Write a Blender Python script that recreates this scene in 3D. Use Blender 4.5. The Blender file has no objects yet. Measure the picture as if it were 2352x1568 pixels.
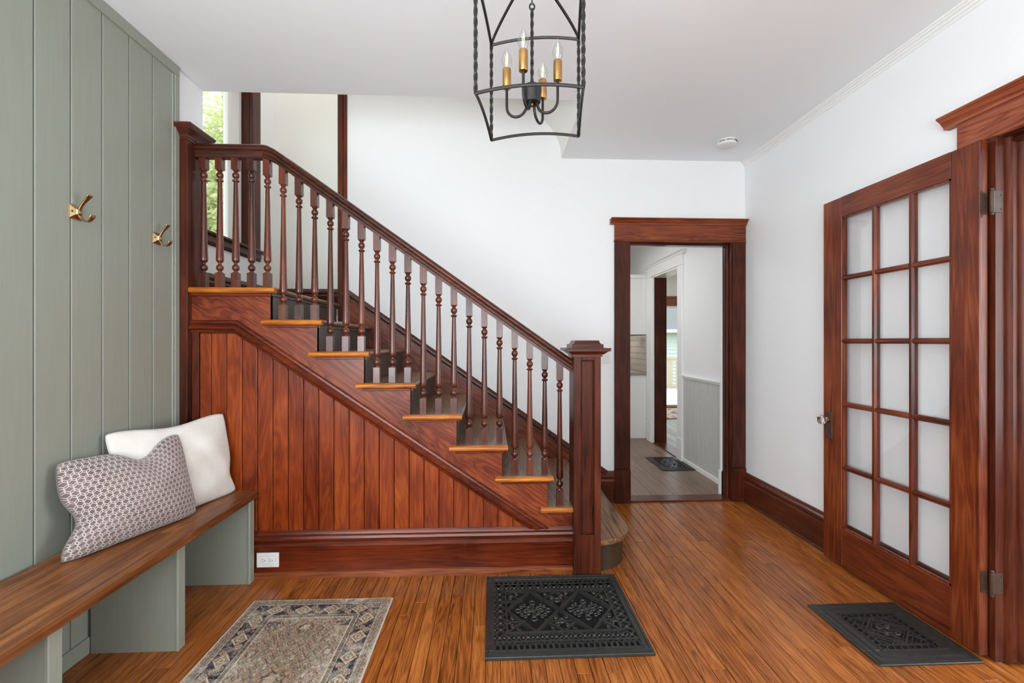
import bpy, bmesh, math, random
import numpy as np
from mathutils import Vector, Matrix
R = random.Random(7)
scene = bpy.context.scene
COL = scene.collection

# ------------------------------------------------------------------ camera, world, lights, exposure
cam_d = bpy.data.cameras.new('camera'); cam = bpy.data.objects.new('camera', cam_d); COL.objects.link(cam)
cam_d.sensor_width = 36.0; cam_d.lens = 1045.0/2352*36.0; cam_d.clip_start = 0.05; cam_d.clip_end = 300
YAW = math.atan(46/1045.0)
cam.location = (0, 0, 1.25); cam.rotation_euler = (math.pi/2, 0, -YAW)
scene.camera = cam

world = bpy.data.worlds.new('sky'); scene.world = world; world.use_nodes = True
wn = world.node_tree.nodes; wl = world.node_tree.links
bg = wn['Background']; bg.inputs['Color'].default_value = (0.86, 0.93, 1.0, 1); bg.inputs['Strength'].default_value = 2.2

def light(name, kind, loc, energy, color=(1, 1, 1), size=None, aim=None, angle=None):
    d = bpy.data.lights.new(name, kind); o = bpy.data.objects.new(name, d); COL.objects.link(o)
    d.energy = energy; d.color = color; o.location = loc
    if size: d.shape = 'RECTANGLE'; d.size, d.size_y = size
    if angle is not None: d.angle = angle
    if aim is not None: o.rotation_euler = Vector(aim).to_track_quat('-Z', 'Y').to_euler()
    return o
light('sun', 'SUN', (0, 20, 20), 4.0, (1, 0.95, 0.88), aim=(-0.35, -0.55, -0.8), angle=0.02)
light('front_fill_light', 'AREA', (-0.35, -1.40, 1.50), 128, (0.85, 0.945, 1.0), (2.6, 1.7), (0.05, 1, 0.75))  # added fill from behind the camera; the front wall has no window
light('side_fill_light', 'AREA', (-1.52, -0.55, 1.55), 62, (0.87, 0.95, 1.0), (1.3, 1.5), (1, 0.25, 0.35))  # added fill to lift the right wall; no window on this side
light('living_room_fill_light', 'AREA', (4.2, 0.75, 1.45), 100, (0.86, 0.95, 1.0), (2.4, 1.9), (-1, 0.12, 0))  # unseen fill added beyond the right-hand opening, its source made up
light('upstairs_light', 'AREA', (-0.7, 3.05, 5.0), 7, (1.0, 0.98, 0.93), (1.6, 0.6), (0, 0, -1))
light('upper_flight_light', 'AREA', (-1.55, 4.05, 5.0), 15, (1.0, 0.97, 0.92), (0.8, 0.8), (0, 0, -1))
light('kitchen_fill_light', 'AREA', (0.95, 5.0, 2.5), 13, (0.97, 0.98, 1.0), (0.5, 1.2), (0, 0, -1))  # added kitchen fill kept out of view, not a fixture
light('dining_fill_light', 'AREA', (4.2, 6.4, 2.5), 30, (1.0, 0.97, 0.92), (1.2, 1.2), (0, 0, -1))  # extra area fill added for the dining room, no lamp there

vs = scene.view_settings
scene.display_settings.display_device = 'sRGB'
vs.view_transform = 'Standard'; vs.look = 'None'; vs.exposure = 0.2; vs.gamma = 1.0; vs.use_curve_mapping = False
scene.cycles.use_denoising = True
scene.cycles.max_bounces = 8; scene.cycles.diffuse_bounces = 5; scene.cycles.glossy_bounces = 3; scene.cycles.transparent_max_bounces = 12
scene.cycles.use_adaptive_sampling = True; scene.cycles.adaptive_threshold = 0.04; scene.cycles.time_limit = 1150
scene.cycles.sample_clamp_indirect = 6.0

# ------------------------------------------------------------------ materials
def lin(c):
    o = []
    for v in c:
        v = v/255.0
        o.append(v/12.92 if v <= 0.04045 else ((v+0.055)/1.055)**2.4)
    return (o[0], o[1], o[2], 1.0)

def base_mat(name):
    m = bpy.data.materials.new(name); m.use_nodes = True
    nt = m.node_tree; b = nt.nodes['Principled BSDF']
    return m, nt, b

def N(nt, kind, **kw):
    n = nt.nodes.new(kind)
    for k, v in kw.items():
        if k in n.inputs: n.inputs[k].default_value = v
        else: setattr(n, k, v)
    return n

def math_n(nt, op, a, b=None, c=None):
    n = nt.nodes.new('ShaderNodeMath'); n.operation = op
    for i, v in enumerate((a, b, c)):
        if v is None: continue
        if isinstance(v, (int, float)): n.inputs[i].default_value = v
        else: nt.links.new(v, n.inputs[i])
    return n.outputs[0]

def ramp(nt, src, stops):
    r = nt.nodes.new('ShaderNodeValToRGB'); e = r.color_ramp.elements
    while len(e) < len(stops): e.new(0.5)
    for i, (p, c) in enumerate(stops): e[i].position = p; e[i].color = c
    nt.links.new(src, r.inputs[0]); return r.outputs[0]

def mixc(nt, fac, a, b, mode='MIX'):
    n = nt.nodes.new('ShaderNodeMix'); n.data_type = 'RGBA'; n.blend_type = mode
    for v, i in ((fac, 0), (a, 6), (b, 7)):
        if hasattr(v, 'is_linked') or hasattr(v, 'links'): nt.links.new(v, n.inputs[i])
        else: n.inputs[i].default_value = v
    return n.outputs[2]

def bump(nt, h, strength, dist, b):
    n = nt.nodes.new('ShaderNodeBump'); n.inputs['Strength'].default_value = strength; n.inputs['Distance'].default_value = dist
    nt.links.new(h, n.inputs['Height']); nt.links.new(n.outputs[0], b.inputs['Normal'])

def obj_coord(nt, spread=40.0):
    tc = nt.nodes.new('ShaderNodeTexCoord'); oi = nt.nodes.new('ShaderNodeObjectInfo')
    s = math_n(nt, 'MULTIPLY', oi.outputs['Random'], spread)
    a = nt.nodes.new('ShaderNodeVectorMath'); a.operation = 'ADD'
    nt.links.new(tc.outputs['Object'], a.inputs[0])
    cb = nt.nodes.new('ShaderNodeCombineXYZ')
    for i in range(3): nt.links.new(s, cb.inputs[i])
    nt.links.new(cb.outputs[0], a.inputs[1])
    return a.outputs[0], oi.outputs['Random']

def wood(name, dark, mid, light_, axis='z', ring=7.0, fine=60.0, stretch=0.06, rough=0.32, var=0.25, coat=0.25, blotch=0.35, contrast=1.0, spec=0.32, wear=0.0, wearcol=(150, 90, 50), pores=0.0):
    """oil-stained timber: stretched noise for the grain, broad blotches from the stain"""
    m, nt, b = base_mat(name)
    co, rnd = obj_coord(nt)
    mp = nt.nodes.new('ShaderNodeMapping')
    sc = [1, 1, 1]
    if axis == 'd':
        mp.inputs['Rotation'].default_value = (0, math.atan(0.69)*-1, 0); sc[0] = stretch
        nt.links.new(co, mp.inputs['Vector']); mp.vector_type = 'POINT'
        m2 = nt.nodes.new('ShaderNodeMapping'); m2.inputs['Scale'].default_value = sc
        nt.links.new(mp.outputs[0], m2.inputs['Vector']); v = m2.outputs[0]
    else:
        sc['xyz'.index(axis)] = stretch; mp.inputs['Scale'].default_value = sc
        nt.links.new(co, mp.inputs['Vector']); v = mp.outputs[0]
    n1 = N(nt, 'ShaderNodeTexNoise', Scale=ring, Detail=3.0, Roughness=0.6, Distortion=1.2); nt.links.new(v, n1.inputs['Vector'])
    w = math_n(nt, 'FRACT', math_n(nt, 'MULTIPLY', n1.outputs[0], 9.0))
    w = math_n(nt, 'PINGPONG', math_n(nt, 'MULTIPLY', w, 2.0), 1.0)
    n2 = N(nt, 'ShaderNodeTexNoise', Scale=fine, Detail=3.0, Roughness=0.65); nt.links.new(v, n2.inputs['Vector'])
    n3 = N(nt, 'ShaderNodeTexNoise', Scale=2.6, Detail=2.0, Roughness=0.55); nt.links.new(co, n3.inputs['Vector'])
    g = math_n(nt, 'ADD', math_n(nt, 'MULTIPLY', w, 0.38*contrast), math_n(nt, 'MULTIPLY', n2.outputs[0], 0.55))
    g = math_n(nt, 'ADD', g, math_n(nt, 'MULTIPLY', math_n(nt, 'SUBTRACT', n3.outputs[0], 0.5), blotch*2.0))
    g = math_n(nt, 'ADD', g, math_n(nt, 'MULTIPLY', math_n(nt, 'SUBTRACT', rnd, 0.5), var))
    c = ramp(nt, g, [(0.12, lin(dark)), (0.45, lin(mid)), (0.85, lin(light_))])
    if pores > 0:
        mp2 = nt.nodes.new('ShaderNodeMapping'); s2 = [160, 160, 160]; s2['xyz'.index(axis)] = 9
        mp2.inputs['Scale'].default_value = s2; nt.links.new(co, mp2.inputs['Vector'])
        n5 = N(nt, 'ShaderNodeTexNoise', Scale=1.0, Detail=2.0); nt.links.new(mp2.outputs[0], n5.inputs['Vector'])
        pf = ramp(nt, n5.outputs[0], [(0.30, (1, 1, 1, 1)), (0.44, (0, 0, 0, 1))])
        c = mixc(nt, math_n(nt, 'MULTIPLY', pf, pores), c, lin(dark))
    if wear > 0:
        n4 = N(nt, 'ShaderNodeTexNoise', Scale=18.0, Detail=5.0, Roughness=0.7); nt.links.new(co, n4.inputs['Vector'])
        f = ramp(nt, n4.outputs[0], [(0.66, (0, 0, 0, 1)), (0.74, (1, 1, 1, 1))])
        c = mixc(nt, math_n(nt, 'MULTIPLY', f, wear), c, lin(wearcol))
    nt.links.new(c, b.inputs['Base Color'])
    rr = math_n(nt, 'ADD', math_n(nt, 'MULTIPLY', n3.outputs[0], 0.16), rough-0.08); nt.links.new(rr, b.inputs['Roughness'])
    b.inputs['Coat Weight'].default_value = coat*0.45; b.inputs['Coat Roughness'].default_value = 0.22
    b.inputs['Specular IOR Level'].default_value = spec
    bump(nt, n2.outputs[0], 0.12, 0.002, b)
    return m

def paint(name, c, rough=0.55, nscale=90.0, bstr=0.05, var=0.0, spec=0.4, brush=None, amp=0.6):
    m, nt, b = base_mat(name)
    co, rnd = obj_coord(nt)
    v = co
    if brush:
        mp = nt.nodes.new('ShaderNodeMapping'); mp.inputs['Scale'].default_value = brush; nt.links.new(co, mp.inputs['Vector']); v = mp.outputs[0]
    n = N(nt, 'ShaderNodeTexNoise', Scale=nscale, Detail=3.0); nt.links.new(v, n.inputs['Vector'])
    d = tuple(max(0, x-6*amp) for x in c); l = tuple(min(255, x+5*amp) for x in c)
    col = ramp(nt, n.outputs[0], [(0.3, lin(d)), (0.7, lin(l))])
    nt.links.new(col, b.inputs['Base Color']); b.inputs['Roughness'].default_value = rough
    b.inputs['Specular IOR Level'].default_value = spec
    if bstr > 0.009: bump(nt, n.outputs[0], bstr, 0.002, b)
    return m

def metal(name, c, rough=0.35, met=1.0, nscale=40.0, bstr=0.1):
    m, nt, b = base_mat(name)
    co, rnd = obj_coord(nt)
    n = N(nt, 'ShaderNodeTexNoise', Scale=nscale, Detail=4.0); nt.links.new(co, n.inputs['Vector'])
    col = ramp(nt, n.outputs[0], [(0.3, lin(tuple(x*0.8 for x in c))), (0.7, lin(c))])
    nt.links.new(col, b.inputs['Base Color']); b.inputs['Metallic'].default_value = met
    b.inputs['Roughness'].default_value = rough
    bump(nt, n.outputs[0], bstr, 0.001, b)
    return m

def glass(name, tint=(1, 1, 1, 1), ior=1.5, gloss=1.0):
    """thin pane: clear transmission plus the mirror reflection glass has at its surface"""
    m = bpy.data.materials.new(name); m.use_nodes = True; nt = m.node_tree; nt.nodes.clear()
    out = nt.nodes.new('ShaderNodeOutputMaterial'); mx = nt.nodes.new('ShaderNodeMixShader')
    t = nt.nodes.new('ShaderNodeBsdfTransparent'); t.inputs[0].default_value = tint
    g = nt.nodes.new('ShaderNodeBsdfGlossy'); g.inputs['Roughness'].default_value = 0.02
    f = nt.nodes.new('ShaderNodeLayerWeight'); f.inputs['Blend'].default_value = 0.5
    fr = math_n(nt, 'ADD', math_n(nt, 'MULTIPLY', math_n(nt, 'POWER', f.outputs['Facing'], 5.0), 0.9), 0.045)
    nt.links.new(math_n(nt, 'MULTIPLY', fr, gloss), mx.inputs[0]); nt.links.new(t.outputs[0], mx.inputs[1]); nt.links.new(g.outputs[0], mx.inputs[2])
    nt.links.new(mx.outputs[0], out.inputs[0]); return m

M = {}
M['wall'] = paint('white_wall_paint', (238, 238, 238), 0.6, 120, 0.006, amp=0.2)
M['ceil'] = paint('ceiling_paint', (238, 242, 244), 0.75, 140, 0.006, amp=0.2)
M['cream'] = paint('cream_plaster', (238, 237, 232), 0.7, 120, 0.008, amp=0.3)
M['wtrim'] = paint('white_trim_paint', (238, 238, 236), 0.4, 60, 0.004, amp=0.2)
M['green'] = paint('sage_green_paint', (147, 150, 138), 0.42, 8, 0.006, brush=(10, 10, 0.7), amp=0.35)
M['oakfloor'] = wood('oak_floor', (92, 44, 12), (156, 86, 34), (194, 122, 58), 'y', 16, 90, 0.05, 0.30, 0.22, 0.3, 0.10, 0.9, pores=0.6)
M['panel'] = wood('red_stained_board', (84, 25, 4), (134, 54, 15), (176, 90, 28), 'z', 8, 34, 0.11, 0.34, 0.06, 0.2, 0.36, 0.5)
M['string'] = wood('red_stained_stringer', (66, 20, 5), (112, 44, 17), (146, 72, 36), 'd', 10, 60, 0.12, 0.36, 0.1, 0.2, 0.45, 1.0)
M['basewood'] = wood('red_stained_rail', (66, 20, 6), (112, 43, 17), (142, 68, 34), 'x', 9, 60, 0.07, 0.30, 0.1, 0.35, 0.4, 0.5)
M['darkz'] = wood('dark_stained_upright', (42, 15, 8), (82, 35, 20), (118, 58, 32), 'z', 9, 60, 0.06, 0.36, 0.2, 0.2, 0.3, 0.5, spec=0.22, wear=0.25, wearcol=(128, 66, 40))
M['turned'] = wood('polished_turned_wood', (50, 18, 9), (92, 41, 23), (130, 66, 36), 'z', 9, 60, 0.06, 0.28, 0.25, 0.5, 0.3, 0.4, spec=0.45)
M['darkx'] = wood('dark_stained_rail_x', (42, 15, 7), (84, 36, 19), (122, 60, 32), 'x', 9, 60, 0.06, 0.32, 0.2, 0.3, 0.3, 0.5)
M['darky'] = wood('dark_stained_rail_y', (42, 15, 7), (82, 35, 19), (118, 58, 32), 'y', 9, 60, 0.06, 0.32, 0.2, 0.3, 0.3, 0.5)
M['headx'] = wood('warm_stained_head_x', (72, 26, 8), (120, 54, 24), (150, 78, 40), 'x', 9, 60, 0.06, 0.34, 0.1, 0.2, 0.3, 0.8)
M['heady'] = wood('warm_stained_head_y', (76, 30, 14), (134, 66, 42), (170, 98, 66), 'y', 10, 60, 0.06, 0.36, 0.1, 0.2, 0.3, 0.9)
M['doorz'] = wood('door_stile_wood', (58, 19, 7), (110, 46, 21), (156, 84, 46), 'z', 8, 60, 0.06, 0.33, 0.15, 0.3, 0.45, 0.6, wear=0.2, wearcol=(140, 74, 46))
M['doory'] = wood('door_rail_wood', (60, 20, 8), (108, 46, 22), (144, 74, 40), 'y', 8, 60, 0.06, 0.33, 0.15, 0.3, 0.45, 0.6)
M['nosing'] = wood('golden_oak_nosing', (124, 62, 16), (186, 108, 36), (220, 146, 66), 'x', 14, 80, 0.06, 0.3, 0.1, 0.3, 0.15, 0.7, pores=0.6)
M['tread'] = wood('worn_oak_tread', (72, 46, 28), (120, 86, 60), (160, 124, 92), 'y', 14, 90, 0.05, 0.34, 0.1, 0.25, 0.25, 0.9, pores=0.6)
M['riser'] = paint('dark_brown_riser_paint', (78, 70, 60), 0.35, 12, 0.03)
M['bench'] = wood('walnut_bench_top', (84, 46, 20), (138, 84, 46), (176, 116, 68), 'y', 12, 60, 0.05, 0.36, 0.2, 0.15, 0.35, 1.0, pores=0.4)
M['iron'] = metal('black_cast_iron', (62, 62, 60), 0.36, 0.25, 60, 0.35)
M['black'] = paint('black_duct_shade', (10, 10, 10), 0.8, 30, 0.02)  # flat black standing in for the shade inside the register ducts
M['lantern'] = metal('black_forged_iron', (52, 50, 47), 0.45, 0.6, 120, 0.3)
M['brass'] = metal('aged_brass', (206, 160, 100), 0.28, 1.0, 30, 0.05)
M['hookbrass'] = metal('champagne_bronze', (206, 176, 134), 0.26, 1.0, 30, 0.04)
M['hinge'] = metal('tarnished_bronze', (80, 60, 46), 0.5, 0.1, 50, 0.25)
M['plastic'] = paint('white_plastic', (226, 226, 224), 0.35, 30, 0.01)
M['slot'] = paint('dark_slot', (40, 34, 26), 0.7, 30, 0.0)
M['pane'] = glass('clear_pane')
M['bulb'] = glass('bulb_glass', (0.95, 0.95, 0.95, 1), 1.3, 1.6)
M['vinyl'] = wood('grey_brown_vinyl_plank', (100, 80, 68), (136, 113, 98), (156, 134, 118), 'y', 6, 50, 0.06, 0.38, 0.2, 0.1, 0.2, 0.5)
M['greyfloor'] = wood('pale_grey_floor', (120, 120, 112), (158, 158, 148), (186, 186, 176), 'y', 8, 50, 0.06, 0.4, 0.3, 0.1, 0.15, 0.7)
M['tile'] = paint('taupe_glazed_tile', (172, 164, 154), 0.2, 20, 0.02)
M['grout'] = paint('pale_grout', (206, 200, 190), 0.8, 60, 0.05)
M['counter'] = paint('grey_counter', (150, 144, 138), 0.3, 60, 0.02)
M['crystal'] = None
M['shoe'] = wood('worn_shoe_wood', (84, 38, 16), (132, 68, 34), (172, 104, 62), 'x', 12, 70, 0.05, 0.35, 0.1, 0.2, 0.4, 0.8)
M['bullriser'] = paint('brown_step_paint', (64, 50, 36), 0.4, 12, 0.02)
M['wainscot'] = paint('pale_grey_wainscot', (196, 195, 192), 0.45, 40, 0.01)  # flat grey tone, darker than the white wall above
M['siding'] = paint('pale_siding', (214, 222, 222), 0.6, 20, 0.02)
M['shingle'] = paint('grey_shingle', (118, 122, 122), 0.9, 50, 0.3)
M['deckpaint'] = paint('pale_deck_paint', (225, 223, 216), 0.6, 20, 0.02)  # near-white deck colour
M['railpaint'] = paint('beige_rail_paint', (176, 166, 146), 0.6, 20, 0.02)
M['bark'] = paint('grey_bark', (96, 86, 74), 0.9, 30, 0.4)
M['grass'] = paint('lawn_green', (110, 128, 70), 0.9, 12, 0.2)
mm, nt, b = base_mat('crystal_glass'); b.inputs['Base Color'].default_value = (1, 0.98, 0.94, 1); b.inputs['Transmission Weight'].default_value = 1.0
b.inputs['Roughness'].default_value = 0.03; b.inputs['IOR'].default_value = 1.52; M['crystal'] = mm
mm, nt, b = base_mat('lit_filament'); b.inputs['Base Color'].default_value = lin((250, 225, 170))
b.inputs['Emission Color'].default_value = lin((255, 214, 150)); b.inputs['Emission Strength'].default_value = 0.7; M['filament'] = mm
mm, nt, b = base_mat('leaf_green'); co, rnd = obj_coord(nt)
n = N(nt, 'ShaderNodeTexNoise', Scale=1.6, Detail=3.0); nt.links.new(co, n.inputs['Vector'])
nt.links.new(ramp(nt, n.outputs[0], [(0.3, lin((176, 190, 134))), (0.7, lin((218, 222, 170)))]), b.inputs['Base Color'])
b.inputs['Roughness'].default_value = 0.6
tr = nt.nodes.new('ShaderNodeBsdfTranslucent'); tr.inputs[0].default_value = lin((206, 216, 156)); mx = nt.nodes.new('ShaderNodeMixShader'); mx.inputs[0].default_value = 0.5
nt.links.new(b.outputs[0], mx.inputs[1]); nt.links.new(tr.outputs[0], mx.inputs[2]); nt.links.new(mx.outputs[0], nt.nodes['Material Output'].inputs[0])
M['leaf'] = mm
# butcher-block staves in the bench top
def bench_staves():
    m = M['bench']; nt = m.node_tree; b = nt.nodes['Principled BSDF']
    src = b.inputs['Base Color'].links[0].from_socket
    tc = nt.nodes.new('ShaderNodeTexCoord'); br = N(nt, 'ShaderNodeTexBrick', Scale=1.0)
    br.offset = 0.37; br.inputs['Brick Width'].default_value = 0.62; br.inputs['Row Height'].default_value = 0.052
    br.inputs['Mortar Size'].default_value = 0.0; br.inputs['Bias'].default_value = 0.0
    br.inputs['Color1'].default_value = (0.55, 0.5, 0.47, 1); br.inputs['Color2'].default_value = (1.12, 1.1, 1.06, 1)
    mp = nt.nodes.new('ShaderNodeMapping'); mp.inputs['Rotation'].default_value = (0, 0, math.pi/2)
    nt.links.new(tc.outputs['Object'], mp.inputs['Vector']); nt.links.new(mp.outputs[0], br.inputs['Vector'])
    nt.links.new(mixc(nt, 1.0, src, br.outputs[0], 'MULTIPLY'), b.inputs['Base Color'])
bench_staves()

# ------------------------------------------------------------------ mesh helpers (geometry is written in room coordinates)
ORG = {}
class MB:
    def __init__(s): s.v = []; s.f = []
    def add(s, vs_, fs): o = len(s.v); s.v += [tuple(q) for q in vs_]; s.f += [tuple(i+o for i in q) for q in fs]; return s
    def box(s, x0, x1, y0, y1, z0, z1):
        return s.add([(x0,y0,z0),(x1,y0,z0),(x1,y1,z0),(x0,y1,z0),(x0,y0,z1),(x1,y0,z1),(x1,y1,z1),(x0,y1,z1)],
                     [(0,3,2,1),(4,5,6,7),(0,1,5,4),(1,2,6,5),(2,3,7,6),(3,0,4,7)])
    def prism(s, poly, ax, a0, a1):
        """poly: 2-D outline in the two other axes (xyz order), extruded along ax"""
        n = len(poly)
        def P(p, a):
            return {'x': (a, p[0], p[1]), 'y': (p[0], a, p[1]), 'z': (p[0], p[1], a)}[ax]
        vs_ = [P(p, a0) for p in poly]+[P(p, a1) for p in poly]
        fs = [tuple(range(n))[::-1], tuple(range(n, 2*n))]+[(i, (i+1) % n, n+(i+1) % n, n+i) for i in range(n)]
        return s.add(vs_, fs)
    def tube(s, pts, r, n=8, close=False, flat=None, twist=0.0):
        pts = [Vector(p) for p in pts]; k = len(pts); rr = r if isinstance(r, (list, tuple)) else [r]*k
        rings = []; ref = None
        for i, p in enumerate(pts):
            if close: t = (pts[(i+1) % k]-pts[i-1])
            else: t = pts[min(i+1, k-1)]-pts[max(i-1, 0)]
            t.normalize()
            if ref is None:
                ref = Vector((0, 0, 1)) if abs(t.z) < 0.9 else Vector((1, 0, 0))
            a = (ref-t*ref.dot(t)); a.normalize(); ref = a; b_ = t.cross(a)
            row = []
            for j in range(n):
                th = 2*math.pi*(j+0.5)/n+twist*i
                ca, sa = math.cos(th), math.sin(th)
                if flat: ca *= flat[0]; sa *= flat[1]
                row.append(p+a*(ca*rr[i])+b_*(sa*rr[i]))
            rings.append(row)
        vs_ = [q for row in rings for q in row]; fs = []
        for i in range(k if close else k-1):
            i2 = (i+1) % k
            for j in range(n):
                j2 = (j+1) % n; fs.append((i*n+j, i*n+j2, i2*n+j2, i2*n+j))
        if not close: fs += [tuple(range(n))[::-1], tuple(range((k-1)*n, k*n))]
        return s.add(vs_, fs)
    def lathe(s, prof, c, axis=(0, 0, 1), n=16, start=0.0):
        """prof: (radius, height) from bottom to top, turned about axis through c"""
        A = Vector(axis).normalized(); u = A.orthogonal().normalized(); w = A.cross(u); c = Vector(c)
        if abs(A.z) > 0.99: u = Vector((1, 0, 0)); w = Vector((0, 1, 0))*A.z
        vs_ = []; fs = []
        for r, h in prof:
            for j in range(n):
                th = start+2*math.pi*j/n; vs_.append(c+A*h+u*(r*math.cos(th))+w*(r*math.sin(th)))
        for i in range(len(prof)-1):
            for j in range(n):
                j2 = (j+1) % n; fs.append((i*n+j, i*n+j2, (i+1)*n+j2, (i+1)*n+j))
        if prof[0][0] > 1e-6: fs.append(tuple(range(n))[::-1])
        if prof[-1][0] > 1e-6: fs.append(tuple(range((len(prof)-1)*n, len(prof)*n)))
        return s.add(vs_, fs)
    def grid(s, fn, nu, nv):
        vs_ = [fn(i/nu, j/nv) for j in range(nv+1) for i in range(nu+1)]
        fs = [(j*(nu+1)+i, j*(nu+1)+i+1, (j+1)*(nu+1)+i+1, (j+1)*(nu+1)+i) for j in range(nv) for i in range(nu)]
        return s.add(vs_, fs)
    def sweep(s, path, prof, plane='xz', base=0.0, sign=-1, end_z=None):
        """profile (offset across the path, projection) swept along a mitred polyline lying in a wall plane"""
        k = len(path); rows = []
        for i, p in enumerate(path):
            p = Vector(p)
            d0 = (p-Vector(path[i-1])).normalized() if i > 0 else None
            d1 = (Vector(path[i+1])-p).normalized() if i < k-1 else None
            if d0 is None: d0 = d1
            if d1 is None: d1 = d0
            n0 = Vector((-d0.y, d0.x)); n1 = Vector((-d1.y, d1.x)); m = (n0+n1).normalized(); m /= max(0.3, m.dot(n0))
            row = []
            for o, pr in prof:
                q = p+m*o
                if end_z is not None and i == k-1: q = q+d0*((end_z-q.y)/d0.y)
                row.append((q.x, base+sign*pr, q.y) if plane == 'xz' else (base+sign*pr, q.x, q.y))
            rows.append(row)
        n = len(prof); vs_ = [q for r_ in rows for q in r_]; fs = []
        for i in range(k-1):
            for j in range(n):
                j2 = (j+1) % n; fs.append((i*n+j, i*n+j2, (i+1)*n+j2, (i+1)*n+j))
        fs += [tuple(range(n))[::-1], tuple(range((k-1)*n, k*n))]
        return s.add(vs_, fs)
    def build(s, name, mat, parent=None, smooth=None, bevel=0.0, seg=1, origin=None, struct=False):
        me = bpy.data.meshes.new(name)
        xs = np.array(s.v)
        if origin is None:
            lo, hi = xs.min(0), xs.max(0); origin = ((lo[0]+hi[0])/2, (lo[1]+hi[1])/2, lo[2])
        bm = bmesh.new(); o_ = Vector(origin)
        bv = [bm.verts.new(Vector(q)-o_) for q in s.v]
        for f in s.f:
            try: bm.faces.new([bv[i] for i in f])
            except ValueError: pass
        bmesh.ops.recalc_face_normals(bm, faces=bm.faces)
        if bevel > 0:
            ed = [e for e in bm.edges if len(e.link_faces) == 2 and e.calc_face_angle(0) > 0.6]
            bmesh.ops.bevel(bm, geom=ed, offset=bevel, segments=seg, affect='EDGES', profile=0.5, clamp_overlap=True)
        if smooth is not None:
            for f in bm.faces: f.smooth = True
            for e in bm.edges:
                if len(e.link_faces) == 2 and e.calc_face_angle(0) > math.radians(smooth): e.smooth = False
        bm.to_mesh(me); bm.free()
        me.materials.append(M[mat] if isinstance(mat, str) else mat)
        o = bpy.data.objects.new(name, me); COL.objects.link(o)
        ORG[o.name] = Vector(origin)
        if parent is not None:
            o.parent = parent; o.location = Vector(origin)-ORG[parent.name]
        else: o.location = origin
        if struct: o['kind'] = 'structure'
        return o

def B(*a): return MB().box(*a)
def empty(name, loc):
    o = bpy.data.objects.new(name, None); COL.objects.link(o); o.location = loc; ORG[o.name] = Vector(loc); o.empty_display_size = 0.05; return o
def tag(o, label, cat, group=None, kind=None):
    o['label'] = label; o['category'] = cat
    if group: o['group'] = group
    if kind: o['kind'] = kind
    return o
def setting(o, label=None):
    o['kind'] = 'structure'
    if label: o['label'] = label
    return o
def link_copy(src, name, parent, loc):
    c = src.copy(); c.name = name; COL.objects.link(c); c.parent = parent
    ORG[c.name] = Vector(loc); c.location = Vector(loc)-(ORG[parent.name] if parent else Vector((0, 0, 0))); return c

# ------------------------------------------------------------------ main dimensions
XL, XLP, XR = -1.635, -1.62, 1.99
YB, YS, CH, REAR = 3.50, 2.47, 2.666, -1.5
EDGE = 2.65                      # front edge of the stairwell opening in the ceiling
Z = {k: 0.351+0.169*(k-2) for k in range(2, 10)}; Z[1] = 0.180; Z[0] = 0.0
RX = {9: -1.173, 8: -0.930, 7: -0.684, 6: -0.438, 5: -0.192, 4: 0.054, 3: 0.300, 2: 0.546, 1: 0.763}

# ------------------------------------------------------------------ floor of the hall: slab and oak strips
fl = setting(B(XL-0.1, XR+0.14, REAR, 3.60, -0.12, -0.012).build('floor', 'oakfloor'), 'honey brown oak strip floor of the hall')
bw = 0.0575; x = XL; mcache = {}
def strip(x0, x1, y0, y1):
    L = round(y1-y0, 2); w = round(x1-x0, 4); key = (L, w)
    if key not in mcache:
        g = 0.0011
        o = B(-w/2+g, w/2-g, -L/2+0.0008, L/2-0.0008, -0.012, 0.0).build('floor_strip', 'oakfloor', fl, bevel=0.0012, origin=(0, 0, 0))
        mcache[key] = o; o.location = Vector(((x0+x1)/2, (y0+y1)/2, R.uniform(-0.0006, 0)))-ORG[fl.name]
        ORG[o.name] = Vector(((x0+x1)/2, (y0+y1)/2, 0))
    else: link_copy(mcache[key], 'floor_strip', fl, ((x0+x1)/2, (y0+y1)/2, R.uniform(-0.0006, 0)))
while x < XR-0.005:
    x1 = min(x+bw, XR); yend = 3.53 if x > 0.60 else 2.60
    y = round(R.uniform(-0.6, 0.2), 1)
    while y < yend-0.01:
        ln = round(R.choice([0.9, 1.2, 1.5, 1.8, 2.1]), 2); y1 = min(y+ln, yend)
        if yend-y1 < 0.35: y1 = yend
        strip(x, x1, y, y1); y = y1
    x = x1

# ------------------------------------------------------------------ ceiling
cb = MB().box(XL-0.1, XR+0.14, REAR, EDGE, CH, CH+0.2).box(0.545, XR+0.14, EDGE, YB+0.12, CH, CH+0.2)
setting(cb.build('ceiling', 'ceil'), 'smooth pale grey ceiling of the hall')
# plaster return at the right end of the stairwell opening, leaning in as it rises
MB().prism([(0.536, CH+0.0006), (0.530, 2.745), (0.505, 2.82), (0.455, 2.90), (0.385, 2.98), (0.25, 3.13), (0.0, 3.38), (0.0, 3.55), (0.62, 3.55), (0.62, 2.7), (0.546, 2.7), (0.546, CH+0.0006)], 'y', EDGE+0.001, YB+0.02).build('trim_9', 'cream', smooth=40, struct=True)

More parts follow.
